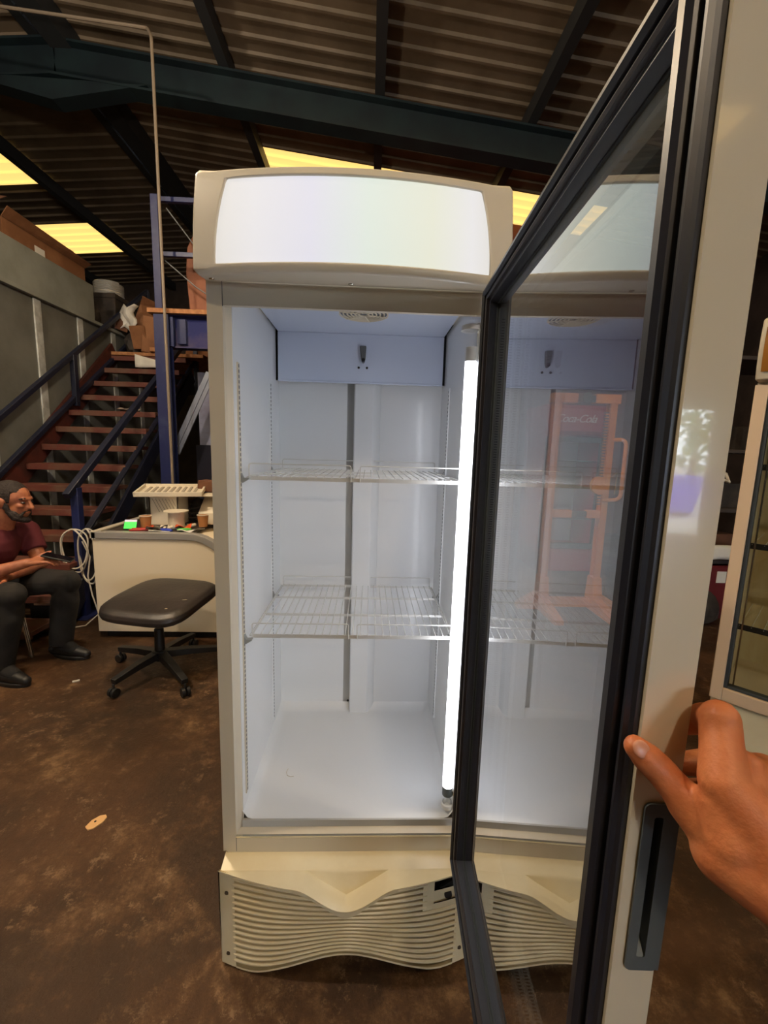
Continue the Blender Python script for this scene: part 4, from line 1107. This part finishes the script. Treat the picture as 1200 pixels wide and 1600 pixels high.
for cx, cy in ((-0.99, 1.19), (-0.61, 1.20), (-0.55, 1.60), (-0.80, 1.79), (-1.17, 1.58)):
    e = V((cx, cy, 0)); d = (e - HUB).normalized()
    tip = e + V((0, 0, 0.075))
    mb = MB().tube([HUB + d * 0.03 + V((0, 0, 0.112)), HUB.lerp(e, 0.5) + V((0, 0, 0.106)), tip + V((0, 0, 0.012))], [0.036, 0.031, 0.024], 4, sec=(1.0, 0.85))
    lg = mb.build('leg', blackp, ch, bevel=0.002)
    s = d.cross(V((0, 0, 1)))
    cs = MB()
    for q in (-0.013, 0.013):
        cs.cyl(e + s * (q - 0.009) + V((0, 0, 0.026)), e + s * (q + 0.009) + V((0, 0, 0.026)), 0.026, 14)
    cs.cyl(e + V((0, 0, 0.03)), tip, 0.007, 8)
    cs.build('castor', blackp, lg, bevel=0.002)

# small things on the floor
sc_ = MB().prism([(-0.622, 0.372), (-0.606, 0.360), (-0.590, 0.366), (-0.572, 0.392), (-0.570, 0.414), (-0.580, 0.424), (-0.598, 0.420), (-0.616, 0.400)], lambda x, y, z: V((x, y, z)), 0.0, 0.004)
sc_ = tag(sc_.build('card_scrap', mat('pale_card', (226, 180, 124), 0.8)), 'pale scrap of card lying alone on the brown floor', 'scrap')
MB().cyl((-0.600, 0.394, 0.003), (-0.600, 0.394, 0.0046), 0.004, 10).build('punched_hole', darkhole, sc_)
tag(MB().box((-1.29, 1.34, 0.004), (0.035, 0.008, 0.008), rotz(0.5)).build('filter_stub', paper), 'tiny white stub on the floor left of the castor chair', 'scrap')

# cables hung on the newel post and heaped behind it
def loop(cx, cy, cz, rx, rz_, tw, label, r=0.006):
    pts = []
    for k in range(70):
        a = k / 70 * 4 * PI
        pts.append(V((cx + rx * math.sin(a) * (1 + 0.12 * math.sin(2.7 * a)), cy + 0.02 * math.sin(1.5 * a) - 0.012, cz + rz_ * math.cos(a) + 0.02 * math.sin(0.5 * a))))
    return tag(MB().tube(pts, r, 6).build('cable_loop', whitecable), label, 'cable')
loop(-1.85, 2.25, 0.55, 0.10, 0.16, 0, 'white cable looped over the blue newel post')
loop(-1.77, 2.28, 0.50, 0.07, 0.21, 0, 'longer white cable loop hanging right of the newel post')
tag(MB().tube([(-1.79, 2.24, 0.62), (-1.74, 2.24, 0.5), (-1.76, 2.23, 0.35), (-1.73, 2.22, 0.2), (-1.68, 2.2, 0.06), (-1.72, 2.1, 0.008), (-1.84, 2.02, 0.008)], 0.0055, 6).build('cable_tail', whitecable), 'loose white cable end trailing to the floor by the freezer', 'cable')
pts = []
for k in range(160):
    pts.append(V((-1.80 + 0.12 * math.sin(k * 1.7) * math.cos(k * 0.37), 2.52 + 0.10 * math.cos(k * 1.3), 0.16 + 0.14 * (0.5 + 0.5 * math.sin(k * 0.73)))))
tag(MB().tube(pts, 0.006, 5).build('cable_heap', whitecable), 'tangled heap of white cable behind the newel post', 'cable')
bag((-1.80, 2.55, 0.13), (0.18, 0.16, 0.15), 'black bag under the heap of white cable')

# ================================================================== SEATED MAN
sl_ = thing('stool', 'low stool with black seat and chrome legs under the seated man', 'stool', (-1.98, 1.62, 0))
MB().lathe([(0.0, 0.37), (0.20, 0.37), (0.215, 0.385), (0.215, 0.415), (0.19, 0.43), (0.0, 0.432)], (-1.98, 1.62, 0), 28).build('seat', blackp, sl_)
for a in (0.0, PI / 2, PI, 1.5 * PI):
    MB().tube([(-1.98 + 0.185 * math.cos(a), 1.62 + 0.185 * math.sin(a), 0.372), (-1.98 + 0.235 * math.cos(a), 1.62 + 0.235 * math.sin(a), 0.0)], 0.013, 12).build('leg', chrome, sl_)
tb = thing('tool_case', 'small black tool case with a silver front behind the chrome stool leg', 'case', (-1.98, 2.2, 0))
MB().bb((-2.1, 2.08, 0), (-1.86, 2.3, 0.27)).build('case', blackp, tb, bevel=0.01)
MB().bb((-2.06, 2.07, 0.17), (-1.88, 2.081, 0.25)).build('front_plate', chrome, tb, bevel=0.003)
MB().tube(rounded([(-2.04, 2.19, 0.27), (-2.04, 2.19, 0.31), (-1.92, 2.19, 0.31), (-1.92, 2.19, 0.27)], 0.02), 0.008, 8).build('handle', blackp, tb)

mn = thing('person', 'bearded person in maroon T-shirt and black trousers sitting on a stool looking at a phone', 'person', (-1.98, 1.58, 0))
PEL = V((-2.06, 1.57, 0.50)); NECK = V((-1.815, 1.60, 0.865)); HC = V((-1.745, 1.592, 1.005))
hf = V((0.985, 0.03, -0.13)).normalized(); hl = V((0, 0, 1)).cross(hf).normalized(); hu = hf.cross(hl)
HM = Matrix((hf, hl, hu)).transposed()
def hp(x, y, z): return HC + HM @ V((x, y, z))
SHf, SHn = V((-1.82, 1.77, 0.79)), V((-1.89, 1.40, 0.795))
ELf, ELn = V((-1.70, 1.70, 0.60)), V((-1.865, 1.345, 0.585))
WRf, WRn = V((-1.735, 1.45, 0.575)), V((-1.60, 1.47, 0.665))
KNf, KNn = V((-1.525, 1.67, 0.485)), V((-1.62, 1.357, 0.505))
ANf, ANn = V((-1.585, 1.655, 0.095)), V((-1.71, 1.345, 0.095))
HPf, HPn = V((-2.06, 1.66, 0.49)), V((-2.07, 1.47, 0.49))
CHE = V((-1.90, 1.585, 0.74))
b = MB()
b.limb([(PEL, 0.115), (PEL.lerp(CHE, 0.5), 0.115), (CHE, 0.125), (NECK + V((-0.03, 0, -0.03)), 0.07)])
b.limb([(CHE, 0.09), (SHf, 0.056)]); b.limb([(CHE, 0.09), (SHn, 0.056)])
b.limb([(NECK + V((-0.03, 0, -0.03)), 0.062), (hp(-0.02, 0, -0.055), 0.052)])
for s_, e_, w_ in ((SHf, ELf, WRf), (SHn, ELn, WRn)):
    b.limb([(s_, 0.052), (s_.lerp(e_, 0.5), 0.047), (e_, 0.040), (e_.lerp(w_, 0.35), 0.042), (w_, 0.027)])
for h_, k_, a_ in ((HPf, KNf, ANf), (HPn, KNn, ANn)):
    b.limb([(h_, 0.085), (h_.lerp(k_, 0.5), 0.075), (k_, 0.056), (k_.lerp(a_, 0.35), 0.054), (a_, 0.036), (a_ + V((0.10, -0.03, -0.045)), 0.03)])
# head
b.ball(hp(-0.012, 0, 0.030), (0.098, 0.076, 0.088), HM, 20, 14)
b.ball(hp(0.030, 0, -0.035), (0.062, 0.058, 0.078), HM, 18, 12)
b.ball(hp(0.052, 0, -0.085), (0.028, 0.032, 0.024), HM)
b.limb([(hp(0.084, 0, 0.022), 0.010), (hp(0.102, 0, -0.008), 0.011), (hp(0.109, 0, -0.022), 0.013)])
b.limb([(hp(0.080, 0.034, 0.030), 0.010), (hp(0.087, 0, 0.026), 0.010), (hp(0.080, -0.034, 0.030), 0.010)])
for s in (-1, 1):
    b.ball(hp(0.064, s * 0.038, -0.012), (0.022, 0.018, 0.016), HM)
    b.ball(hp(0.098, s * 0.011, -0.024), (0.010, 0.008, 0.007), HM)
    b.ball(hp(-0.012, s * 0.077, -0.002), (0.020, 0.010, 0.032), HM @ rotx(-s * 0.15))
b.limb([(hp(0.086, 0.018, -0.052), 0.006), (hp(0.092, 0, -0.052), 0.007), (hp(0.086, -0.018, -0.052), 0.006)])
# hands: palm and five fingers each
def man_hand(w, pd, fd, up, curl):
    pd, fd, up = V(pd).normalized(), V(fd).normalized(), V(up).normalized()
    sd = pd.cross(up).normalized()
    for k, (o, L) in enumerate(((-0.030, 0.066), (-0.010, 0.075), (0.010, 0.072), (0.029, 0.058))):
        k0 = w + pd * 0.085 + sd * o
        k1 = k0 + (pd * (1 - curl * 0.4) + fd * curl * 0.4).normalized() * L * 0.45
        k2 = k1 + (pd * (1 - curl) + fd * curl).normalized() * L * 0.32
        k3 = k2 + (pd * max(0, 1 - 1.6 * curl) + fd * curl).normalized() * L * 0.26
        b.limb([(w + sd * o * 0.5, 0.018), (k0, 0.0125), (k1, 0.0095), (k2, 0.0085), (k3, 0.0072)], 8)
    t0 = w + pd * 0.03 - sd * 0.03
    t1 = t0 + (pd * 0.7 - sd * 0.55 + up * 0.3).normalized() * 0.045
    t2 = t1 + (pd * 0.95 - sd * 0.1 + up * 0.2).normalized() * 0.038
    b.limb([(w, 0.02), (t0, 0.017), (t1, 0.0125), (t2, 0.0095)], 8)
man_hand(WRn, (0.90, 0.25, 0.12), (0.4, 0.4, -0.8), (-0.1, -0.25, 0.95), 0.6)
man_hand(WRf, (0.05, -0.97, -0.15), (0.2, -0.4, -0.9), (0.1, 0, 1), 0.35)
b.build('body', skin, mn, remesh=0.0052, sm=4)
# clothing
t = MB()
t.limb([(PEL + V((-0.01, 0, 0.02)), 0.145), (PEL.lerp(CHE, 0.45), 0.142), (CHE, 0.146), (NECK + V((-0.05, 0, -0.055)), 0.092)], 20)
for s_, e_ in ((SHf, ELf), (SHn, ELn)):
    t.limb([(CHE, 0.11), (s_, 0.070), (s_.lerp(e_, 0.35), 0.068)], 16)
    t.tube([s_, s_.lerp(e_, 0.62)], [0.070, 0.066], 18)
t.build('t_shirt', shirt, mn, remesh=0.0075, sm=3)
t = MB()
t.ball(PEL + V((0, 0, -0.01)), (0.15, 0.19, 0.12))
for h_, k_, a_ in ((HPf, KNf, ANf), (HPn, KNn, ANn)):
    t.limb([(h_, 0.105), (h_.lerp(k_, 0.5), 0.095), (k_, 0.077), (k_.lerp(a_, 0.3), 0.078), (k_.lerp(a_, 0.75), 0.068)], 18)
    t.tube([k_.lerp(a_, 0.6), a_ + V((0.0, 0, -0.015))], [0.071, 0.066], 18)
t.build('trousers', trouser, mn, remesh=0.0085, sm=3)
for a_ in (ANf, ANn):
    t = MB()
    t.limb([(a_ + V((0, 0, 0.05)), 0.045), (a_ + V((0.01, 0, -0.01)), 0.043), (a_ + V((0.10, -0.03, -0.045)), 0.036)], 14)
    t.build('sock', mat('dark_socks', (22, 20, 20), 0.9), mn, remesh=0.006, sm=3)
for a_, d_ in ((ANf, V((0.96, -0.22, 0))), (ANn, V((0.95, -0.28, 0)))):
    d_ = d_.normalized(); f = MB()
    g0 = V((a_.x, a_.y, 0))
    f.limb([(g0 - d_ * 0.045 + V((0, 0, 0.042)), 0.040), (g0 + d_ * 0.05 + V((0, 0, 0.044)), 0.042), (g0 + d_ * 0.13 + V((0, 0, 0.036)), 0.038), (g0 + d_ * 0.185 + V((0, 0, 0.030)), 0.028)])
    f.limb([(g0 + V((0, 0, 0.05)), 0.045), (a_ + V((0, 0, 0.025)), 0.046)])
    for i, v in enumerate(f.v):
        if v.z < 0.006: f.v[i].z = 0.006
    so_ = f.build('shoe', shoem, mn, remesh=0.006, sm=3)
    pts = []
    for k in range(28):
        a = 2 * PI * k / 28
        L = 0.138 if math.cos(a) > 0 else 0.125
        q = g0 + d_ * (0.07 + L * math.cos(a)) + d_.cross(V((0, 0, 1))) * 0.048 * math.sin(a)
        pts.append(q)
    MB().prism([(q.x, q.y) for q in pts], lambda x, y, z: V((x, y, z)), 0.0, 0.022).build('sole', blackp, so_, bevel=0.004)
# hair, beard, brows, eyes
h = MB()
h.ball(hp(-0.020, 0, 0.036), (0.097, 0.081, 0.090), HM, 36, 26)
keep = []
for i, v in enumerate(h.v):
    q = HM.transposed() @ (v - HC)
    fr0 = 0.064 + 0.10 * (q.z - 0.085)            # front hairline, set back
    side = -0.03 + 0.75 * max(0.0, q.x - 0.005)
    if q.x > fr0 or q.z < side or (q.x > 0.03 and q.z < 0.06):
        q = q * 0.90; q.x -= 0.004
        h.v[i] = hp(q.x, q.y, q.z)
h.build('hair', hairm, mn)
be = MB()
for s in (-1, 1):
    be.limb([(hp(0.012, s * 0.066, -0.012), 0.009), (hp(0.018, s * 0.062, -0.05), 0.014), (hp(0.045, s * 0.046, -0.085), 0.019), (hp(0.078, s * 0.016, -0.098), 0.019), (hp(0.082, 0, -0.100), 0.019)])
    be.limb([(hp(0.090, 0, -0.040), 0.0055), (hp(0.083, s * 0.024, -0.047), 0.0065), (hp(0.072, s * 0.036, -0.070), 0.010)])
    be.ball(hp(0.034, s * 0.045, -0.064), (0.030, 0.017, 0.030), HM)
    be.limb([(hp(0.002, s * 0.070, 0.004), 0.008), (hp(0.006, s * 0.068, -0.03), 0.012)])
    be.limb([(hp(0.050, s * 0.046, -0.062), 0.014), (hp(0.066, s * 0.030, -0.084), 0.016)])
be.build('beard', hairm, mn, remesh=0.004, sm=3)
for s in (-1, 1):
    e = MB().ball(hp(0.076, s * 0.031, 0.008), (0.0105, 0.011, 0.006), HM).build('eye', mat('eye_white', (120, 100, 88), 0.3), mn)
    MB().ball(hp(0.085, s * 0.032, 0.008), (0.004, 0.006, 0.006), HM).build('iris', blackp, e)
    MB().limb([(hp(0.086, s * 0.014, 0.030), 0.005), (hp(0.084, s * 0.032, 0.034), 0.0055), (hp(0.070, s * 0.050, 0.030), 0.0035)], 8).build('eyebrow', hairm, mn)
mp_ = thing('smartphone', 'black phone held in the right hand of the seated person', 'phone', (-1.46, 1.51, 0.66))
Mq = Matrix((V((0.93, 0.22, -0.28)).normalized(), V((-0.22, 0.97, 0.03)).normalized(), V((0.28, 0.03, 0.95)).normalized())).transposed()
MB().box((-1.455, 1.515, 0.688), (0.155, 0.075, 0.010), Mq).build('phone_body', blackp, mp_, bevel=0.004)
MB().box(V((-1.455, 1.515, 0.688)) + Mq @ V((0, 0, 0.0055)), (0.142, 0.066, 0.001), Mq).build('screen', mat('dark_screen', (14, 14, 18), 0.1), mp_, smooth=False)

# ================================================================== RIGHT SIDE: SECOND FRIDGE, RACK, STACKER, RED COOLER
def second_fridge():
    P0 = V((1.976, 0.774, 0)); ex = V((0.66, -0.7513, 0)); ey = V((0.7513, 0.66, 0))
    q = lambda x, y, z: P0 + ex * x + ey * y + V((0, 0, z))
    t = thing('old_fridge', 'second cream glass door fridge with amber header beyond the open door edge', 'fridge', q(0.33, 0.3, 0))
    def qb(mb, a, b):
        vs = [q(x, y, z) for z in (a[2], b[2]) for x, y in ((a[0], a[1]), (b[0], a[1]), (b[0], b[1]), (a[0], b[1]))]
        return mb.add(vs, [(0, 3, 2, 1), (4, 5, 6, 7), (0, 1, 5, 4), (1, 2, 6, 5), (2, 3, 7, 6), (3, 0, 4, 7)])
    m = MB(); qb(m, (0, 0.06, 0.28), (0.03, 0.6, 1.70)); qb(m, (0.64, 0.06, 0.28), (0.67, 0.6, 1.70)); qb(m, (0, 0.57, 0.05), (0.67, 0.6, 1.70)); qb(m, (0, 0.06, 0.05), (0.67, 0.6, 0.30)); qb(m, (0, 0.06, 1.66), (0.67, 0.6, 1.70))
    m.build('cabinet', creamfr, t, smooth=False)
    m = MB(); qb(m, (0.03, 0.55, 0.30), (0.64, 0.57, 1.66)); qb(m, (0.03, 0.08, 0.30), (0.034, 0.56, 1.66)); qb(m, (0.636, 0.08, 0.30), (0.64, 0.56, 1.66))
    m.build('lining', mat('stained_cream_lining', (216, 210, 180), 0.4, c2=(190, 164, 110), scale=1.6, lo=0.5, hi=0.72, stretch=(3, 3, 0.5)), t, smooth=False)
    fm = MB()
    qb(fm, (0.0, 0.0, 0.28), (0.045, 0.05, 1.685)); qb(fm, (0.625, 0.0, 0.28), (0.67, 0.05, 1.685)); qb(fm, (0.045, 0.0, 0.28), (0.625, 0.05, 0.34)); qb(fm, (0.045, 0.0, 1.640), (0.625, 0.05, 1.685))
    d = fm.build('door', mat('pinkish_cream_paint', (222, 196, 166), 0.35), t, bevel=0.003)
    gm = MB()
    for a, b_ in (((0.045, 0.012, 0.34), (0.060, 0.05, 1.640)), ((0.610, 0.012, 0.34), (0.625, 0.05, 1.640)), ((0.060, 0.012, 0.34), (0.610, 0.05, 0.353)), ((0.060, 0.012, 1.627), (0.610, 0.05, 1.640))): qb(gm, a, b_)
    gm.build('glazing_strip', profile_, d, bevel=0.002)
    gm = MB()
    for a, b_ in (((0.074, 0.022, 0.36), (0.080, 0.04, 1.605)), ((0.590, 0.022, 0.36), (0.596, 0.04, 1.605))): qb(gm, a, b_)
    gm.build('spacer', chrome, d, smooth=False)
    MB().add([q(0.060, 0.02, 0.35), q(0.610, 0.02, 0.35), q(0.610, 0.02, 1.630), q(0.060, 0.02, 1.630)], [(0, 1, 2, 3)]).build('glass_pane', glass2, d, smooth=False)
    # header with bowed flanks
    prof = [(-0.03, 1.70), (-0.045, 1.75), (-0.052, 1.81), (-0.045, 1.88), (-0.025, 1.94), (0.02, 1.955), (0.30, 1.955), (0.30, 1.70)]
    hm = MB().prism(prof, lambda y, z, x: q(x, y, z), 0.0, 0.67)
    hd_ = hm.build('header', creamfr, t, bevel=0.006)
    MB().grid(lambda u, v: q(lerp(0.016, 0.654, u), -0.045 - 0.0105 * math.sin(PI * v) - 0.002 * v * 0, lerp(1.73, 1.905, v)) + ey * (0.012 * max(0, (v - 0.6))), 10, 8).build('header_graphic', brownart, hd_)
    for z in (0.62, 1.0, 1.35):
        m = MB()
        for k in range(14):
            m.tube([q(0.06 + 0.042 * k, 0.10, z), q(0.06 + 0.042 * k, 0.53, z)], 0.0022, 5)
        o = m.build('shelf_wires', wire, t); o['kind'] = 'stuff'
        m = MB(); qb(m, (0.04, 0.10, z - 0.02), (0.63, 0.106, z + 0.006)); m.build('shelf_front_bar', blackp, t, smooth=False)
    for x in (0.20, 0.46):
        m = MB(); qb(m, (x, 0.546, 0.42), (x + 0.018, 0.551, 1.55)); tr = m.build('shelf_track', chrome, t, smooth=False)
        m = MB(); z = 0.45
        while z < 1.52:
            qb(m, (x + 0.006, 0.5452, z), (x + 0.012, 0.5462, z + 0.012)); z += 0.024
        o = m.build('track_slots', darkhole, tr, smooth=False); o['kind'] = 'stuff'
    m = MB(); qb(m, (0.02, 0.02, 0.0), (0.65, 0.55, 0.27)); m.build('plinth', plastic, t, bevel=0.006)
second_fridge()

rk = thing('storage_rack', 'dark steel storage rack full of clutter between the door edge and old fridge', 'rack', (3.7, 2.8, 0))
for x in (3.05, 4.35):
    for y in (2.5, 3.1):
        MB().bb((x - 0.02, y - 0.02, 0), (x + 0.02, y + 0.02, 2.3)).build('upright', blackp, rk, smooth=False)
for z in (0.5, 0.95, 1.45, 2.2):
    MB().bb((3.03, 2.48, z - 0.03), (4.37, 3.12, z)).build('shelf', mat('dark_rack_shelf', (60, 50, 44), 0.7), rk, bevel=0.003)
rc = thing('red_crate', 'dark red crate on the rack base with a white label', 'crate', (3.45, 2.7, 0.0))
MB().bb((3.2, 2.42, 0.0), (3.75, 2.47, 0.46)).bb((3.2, 2.42, 0.0), (3.23, 2.95, 0.46)).bb((3.72, 2.42, 0.0), (3.75, 2.95, 0.46)).bb((3.2, 2.92, 0.0), (3.75, 2.95, 0.46)).bb((3.2, 2.42, 0.0), (3.75, 2.95, 0.03)).build('crate', mat('dark_red_plastic', (96, 14, 18), 0.5), rc, smooth=False)
MB().bb((3.36, 2.415, 0.32), (3.44, 2.42, 0.42)).build('label', paper, rc, smooth=False)
for i, (x, z, m, l) in enumerate(((3.42, 0.5, cardd, 'flattened brown box on the lowest shelf of the rack'), (3.55, 0.95, darkstuff, 'dark case on the middle shelf of the rack'), (3.85, 1.45, darkstuff, 'dark case on the upper shelf of the rack'))):
    carton((x, 2.75, z), (0.42, 0.3, 0.2), l, m, 0.1, 0.0, False)
tag(MB().grid(lambda u, v: V((3.30 + 0.3 * u, 2.44 + 0.02 * math.sin(5 * u), 0.52 + 0.12 * v)), 4, 4).build('paper_stack', paper, solid=0.03), 'pale papers leaning on the lowest rack shelf', 'papers')
tag(MB().tube([(3.33, 2.62, 1.172), (3.42, 2.60, 1.20), (3.52, 2.62, 1.172), (3.50, 2.64, 1.24), (3.40, 2.64, 1.27)], 0.014, 8).build('pale_bracket', whitep), 'pale twisted bracket sticking out of the rack at mid height', 'bracket')
bag((3.2, 2.35, 0.0 + 0.12), (0.14, 0.12, 0.14), 'dark bag on the floor at the foot of the rack')

# yellow manual stacker seen through the door glass
sk = thing('sack_stacker', 'yellow orange manual lift stacker with a side handle behind the door glass', 'stacker', (2.2, 2.6, 0))
xa, xb, ys_ = 1.935, 2.41, 2.62
for x in (xa, xb):
    MB().bb((x - 0.028, ys_ - 0.04, 0.04), (x + 0.028, ys_ - 0.028, 1.86)).bb((x - 0.028, ys_ + 0.028, 0.04), (x + 0.028, ys_ + 0.04, 1.86)).bb((x - 0.006, ys_ - 0.03, 0.04), (x + 0.006, ys_ + 0.03, 1.86)).build('mast', yellow, sk, smooth=False)
MB().bb((xa - 0.05, ys_ - 0.045, 1.80), (xa + 0.16, ys_ + 0.045, 1.875)).build('cross_beam', yellow, sk, bevel=0.003)
MB().bb((xb - 0.16, ys_ - 0.045, 1.80), (xb + 0.05, ys_ + 0.045, 1.875)).build('cross_beam', yellow, sk, bevel=0.003)
MB().bb((xa + 0.15, ys_ - 0.03, 1.81), (xb - 0.15, ys_ + 0.03, 1.865)).build('top_bridge', blackp, sk, bevel=0.003)
MB().cyl((2.17, ys_ - 0.06, 1.84), (2.17, ys_ - 0.03, 1.84), 0.045, 20).build('pulley', chrome, sk, bevel=0.003)
MB().bb((xa, ys_ - 0.035, 0.83), (xa + 0.20, ys_ + 0.03, 0.895)).bb((xb - 0.14, ys_ - 0.035, 0.83), (xb, ys_ + 0.03, 0.895)).build('carriage_beam', yellow, sk, bevel=0.003)
MB().bb((xa + 0.19, ys_ - 0.02, 0.84), (xb - 0.13, ys_ + 0.02, 0.885)).build('carriage_plate', darkstuff, sk, bevel=0.003)
m = MB(); z = 0.95
while z < 1.72:
    m.bb((xb - 0.085, ys_ - 0.05, z), (xb - 0.045, ys_ - 0.04, z + 0.012)); z += 0.024
o = m.build('chain', tubegrey, sk, smooth=False); o['kind'] = 'stuff'
MB().tube(rounded([(xb, ys_ - 0.02, 1.50), (xb + 0.12, ys_ - 0.06, 1.51), (xb + 0.11, ys_ - 0.08, 1.0), (xb - 0.04, ys_ - 0.06, 0.99)], 0.06, 6), 0.016, 10).build('side_handle', yellow, sk)
MB().lathe([(0.01, -0.02), (0.075, -0.02), (0.075, 0.02), (0.01, 0.02)], (xb - 0.09, ys_ - 0.09, 1.12), 24, rotx(PI / 2)).build('winch_drum', yellow, sk)
MB().tube(rounded([(xb - 0.02, ys_ - 0.12, 1.18), (xb + 0.03, ys_ - 0.14, 1.24), (xb + 0.02, ys_ - 0.14, 1.05)], 0.03), 0.008, 8).build('winch_crank', chrome, sk)
for x, s in ((xa, -1), (xb, 1)):
    MB().prism([(0.05, 0.30), (-0.05, 0.30), (-0.09, 0.12), (-0.40, 0.04), (-0.40, 0.0), (0.08, 0.0)], lambda y, z, k: V((x + s * 0.0 + k, ys_ + y, z)), -0.04, 0.04).build('foot', yellow, sk, bevel=0.006)
    MB().prism([(0.0, 0.16), (s * 0.05, 0.15), (s * 0.22, 0.05), (s * 0.22, 0.0), (0.0, 0.0)], lambda a, z, y: V((x + a, ys_ + y, z)), -0.04, 0.04).build('outrigger', yellow, sk, bevel=0.004)
MB().bb((xa, ys_ - 0.03, 0.02), (xb, ys_ + 0.03, 0.10)).build('base_beam', yellow, sk, bevel=0.004)

rd = thing('red_cooler', 'red drinks cooler with white script lettering on its header behind the stacker', 'cooler', (2.62, 3.95, 0))
MB().bb((2.28, 3.66, 0.05), (2.33, 4.25, 1.58)).bb((2.91, 3.66, 0.05), (2.96, 4.25, 1.58)).bb((2.28, 4.20, 0.05), (2.96, 4.25, 1.58)).bb((2.28, 3.66, 0.05), (2.96, 4.25, 0.30)).build('cabinet', redm, rd, smooth=False)
MB().bb((2.33, 4.17, 0.30), (2.91, 4.2, 1.58)).build('lining', linerd, rd, smooth=False)
hd2 = MB().prism([(3.66, 1.58), (3.62, 1.62), (3.62, 1.86), (3.66, 1.90), (4.25, 1.90), (4.25, 1.58)], lambda y, z, x: V((x, y, z)), 2.27, 2.97).build('header', redm, rd, bevel=0.006)
for a, c_ in (((2.29, 3.62, 0.32), (2.35, 3.66, 1.56)), ((2.89, 3.62, 0.32), (2.95, 3.66, 1.56)), ((2.35, 3.62, 0.32), (2.89, 3.66, 0.38)), ((2.35, 3.62, 1.50), (2.89, 3.66, 1.56))):
    MB().bb(a, c_).build('door_rail', blackp, rd, bevel=0.003)
for z in (0.65, 1.0, 1.3):
    MB().bb((2.34, 3.70, z - 0.008), (2.90, 4.17, z)).build('shelf', tubegrey, rd, smooth=False)
fc = bpy.data.curves.new('lettering', 'FONT'); fc.body = 'Coca-Cola'; fc.size = 0.118; fc.shear = 0.45; fc.extrude = 0.001; fc.align_x = 'CENTER'; fc.offset = 0.001; fc.space_character = 0.88
tmp = bpy.data.objects.new('lettering_curve', fc); col.objects.link(tmp)
me_ = bpy.data.meshes.new_from_object(tmp.evaluated_get(bpy.context.evaluated_depsgraph_get()))
bpy.data.objects.remove(tmp)
me_.materials.clear(); me_.materials.append(mat('white_lettering', (236, 228, 222), 0.4))
fo = bpy.data.objects.new('lettering', me_); col.objects.link(fo); fo.parent = hd2
fo.location = V((2.585, 3.617, 1.715)) - V(hd2['o_']); fo.rotation_euler = (PI / 2, 0, 0)

# ================================================================== HAND ON THE DOOR EDGE
hdm = thing('hand', 'bare right hand and forearm gripping the edge of the open fridge door', 'hand', (0.64, -0.80, 1.05))
b = MB()
WR = V((0.643, -0.809, 1.117))
b.limb([(V((0.86, -1.06, 0.90)), 0.046), (V((0.78, -0.965, 0.985)), 0.043), (V((0.69, -0.865, 1.065)), 0.036), (WR + V((0.005, -0.003, -0.002)), 0.026)], 18)
CM, TM, TI, TT = V((0.615, -0.781, 1.125)), V((0.600, -0.763, 1.137)), V((0.585, -0.751, 1.154)), V((0.568, -0.7455, 1.169))
b.limb([(WR, 0.026), (CM, 0.0215), (TM, 0.0150), (TM.lerp(TI, 0.5), 0.0118), (TI, 0.0113), (TI.lerp(TT, 0.55), 0.0110), (TT, 0.0085)], 16)
FING = (
    ((0.6085, -0.777, 1.166), (0.6185, -0.756, 1.199), (0.636, -0.724, 1.178), (0.632, -0.706, 1.160), 0.0150, 0.0128),
    ((0.643, -0.772, 1.161), (0.679, -0.735, 1.141), (0.662, -0.709, 1.128), (0.632, -0.711, 1.127), 0.0150, 0.0125),
    ((0.664, -0.770, 1.142), (0.704, -0.735, 1.108), (0.672, -0.709, 1.100), (0.634, -0.712, 1.104), 0.0145, 0.0120),
    ((0.678, -0.773, 1.125), (0.716, -0.740, 1.096), (0.684, -0.717, 1.084), (0.640, -0.714, 1.086), 0.0135, 0.0108))
for k, (m_, p_, d_, t_, r0, r1) in enumerate(FING):
    m_, p_, d_, t_ = V(m_), V(p_), V(d_), V(t_)
    b.limb([(WR + V((0.0, 0.0, 0.0)).lerp(m_ - WR, 0.25), 0.024), (WR.lerp(m_, 0.6), 0.0185), (m_, r0)], 16)
    b.limb([(m_, r0), (m_.lerp(p_, 0.5), (r0 + r1) / 2 - 0.0008), (p_, r1), (p_.lerp(d_, 0.5), r1 - 0.0016), (d_, r1 - 0.0014), (d_.lerp(t_, 0.6), r1 - 0.0026), (t_, r1 - 0.0042)], 16)
b.limb([(V((0.628, -0.770, 1.171)), 0.0125), (V((0.652, -0.752, 1.152)), 0.0135), (V((0.676, -0.744, 1.134)), 0.013)], 14)
# web of skin between thumb and index, and between the knuckles
b.limb([(CM + V((-0.003, -0.003, -0.005)), 0.0215), (WR + V((-0.006, 0.002, -0.004)), 0.0245)], 14)
b.limb([(V((0.6075, -0.778, 1.152)), 0.0145), (V((0.612, -0.785, 1.132)), 0.020)], 14)
b.limb([(CM.lerp(TM, 0.35), 0.015), (V((0.613, -0.786, 1.143)), 0.0145), (V(FING[0][0]).lerp(WR, 0.45), 0.0165)], 14)
b.limb([(V(FING[0][0]), 0.0135), (V(FING[1][0]), 0.0135), (V(FING[2][0]), 0.013), (V(FING[3][0]), 0.0125)], 14)
b.build('hand_skin', skinh, hdm, remesh=0.0021, sm=5)
nd = (TT - TI).normalized(); nc = (co.matrix_world.translation - TT).normalized(); nc = (nc - nd * nc.dot(nd)).normalized()
nn_ = (nc * 0.75 + V((0, 0, 1)) * 0.25); nn_ = (nn_ - nd * nn_.dot(nd)).normalized()
NM = Matrix((nd, nn_.cross(nd), nn_)).transposed()
MB().ball(TT + nd * 0.0005 + nn_ * 0.0074, (0.0072, 0.0058, 0.0016), NM, 16, 10).build('thumb_nail', nailm, hdm)
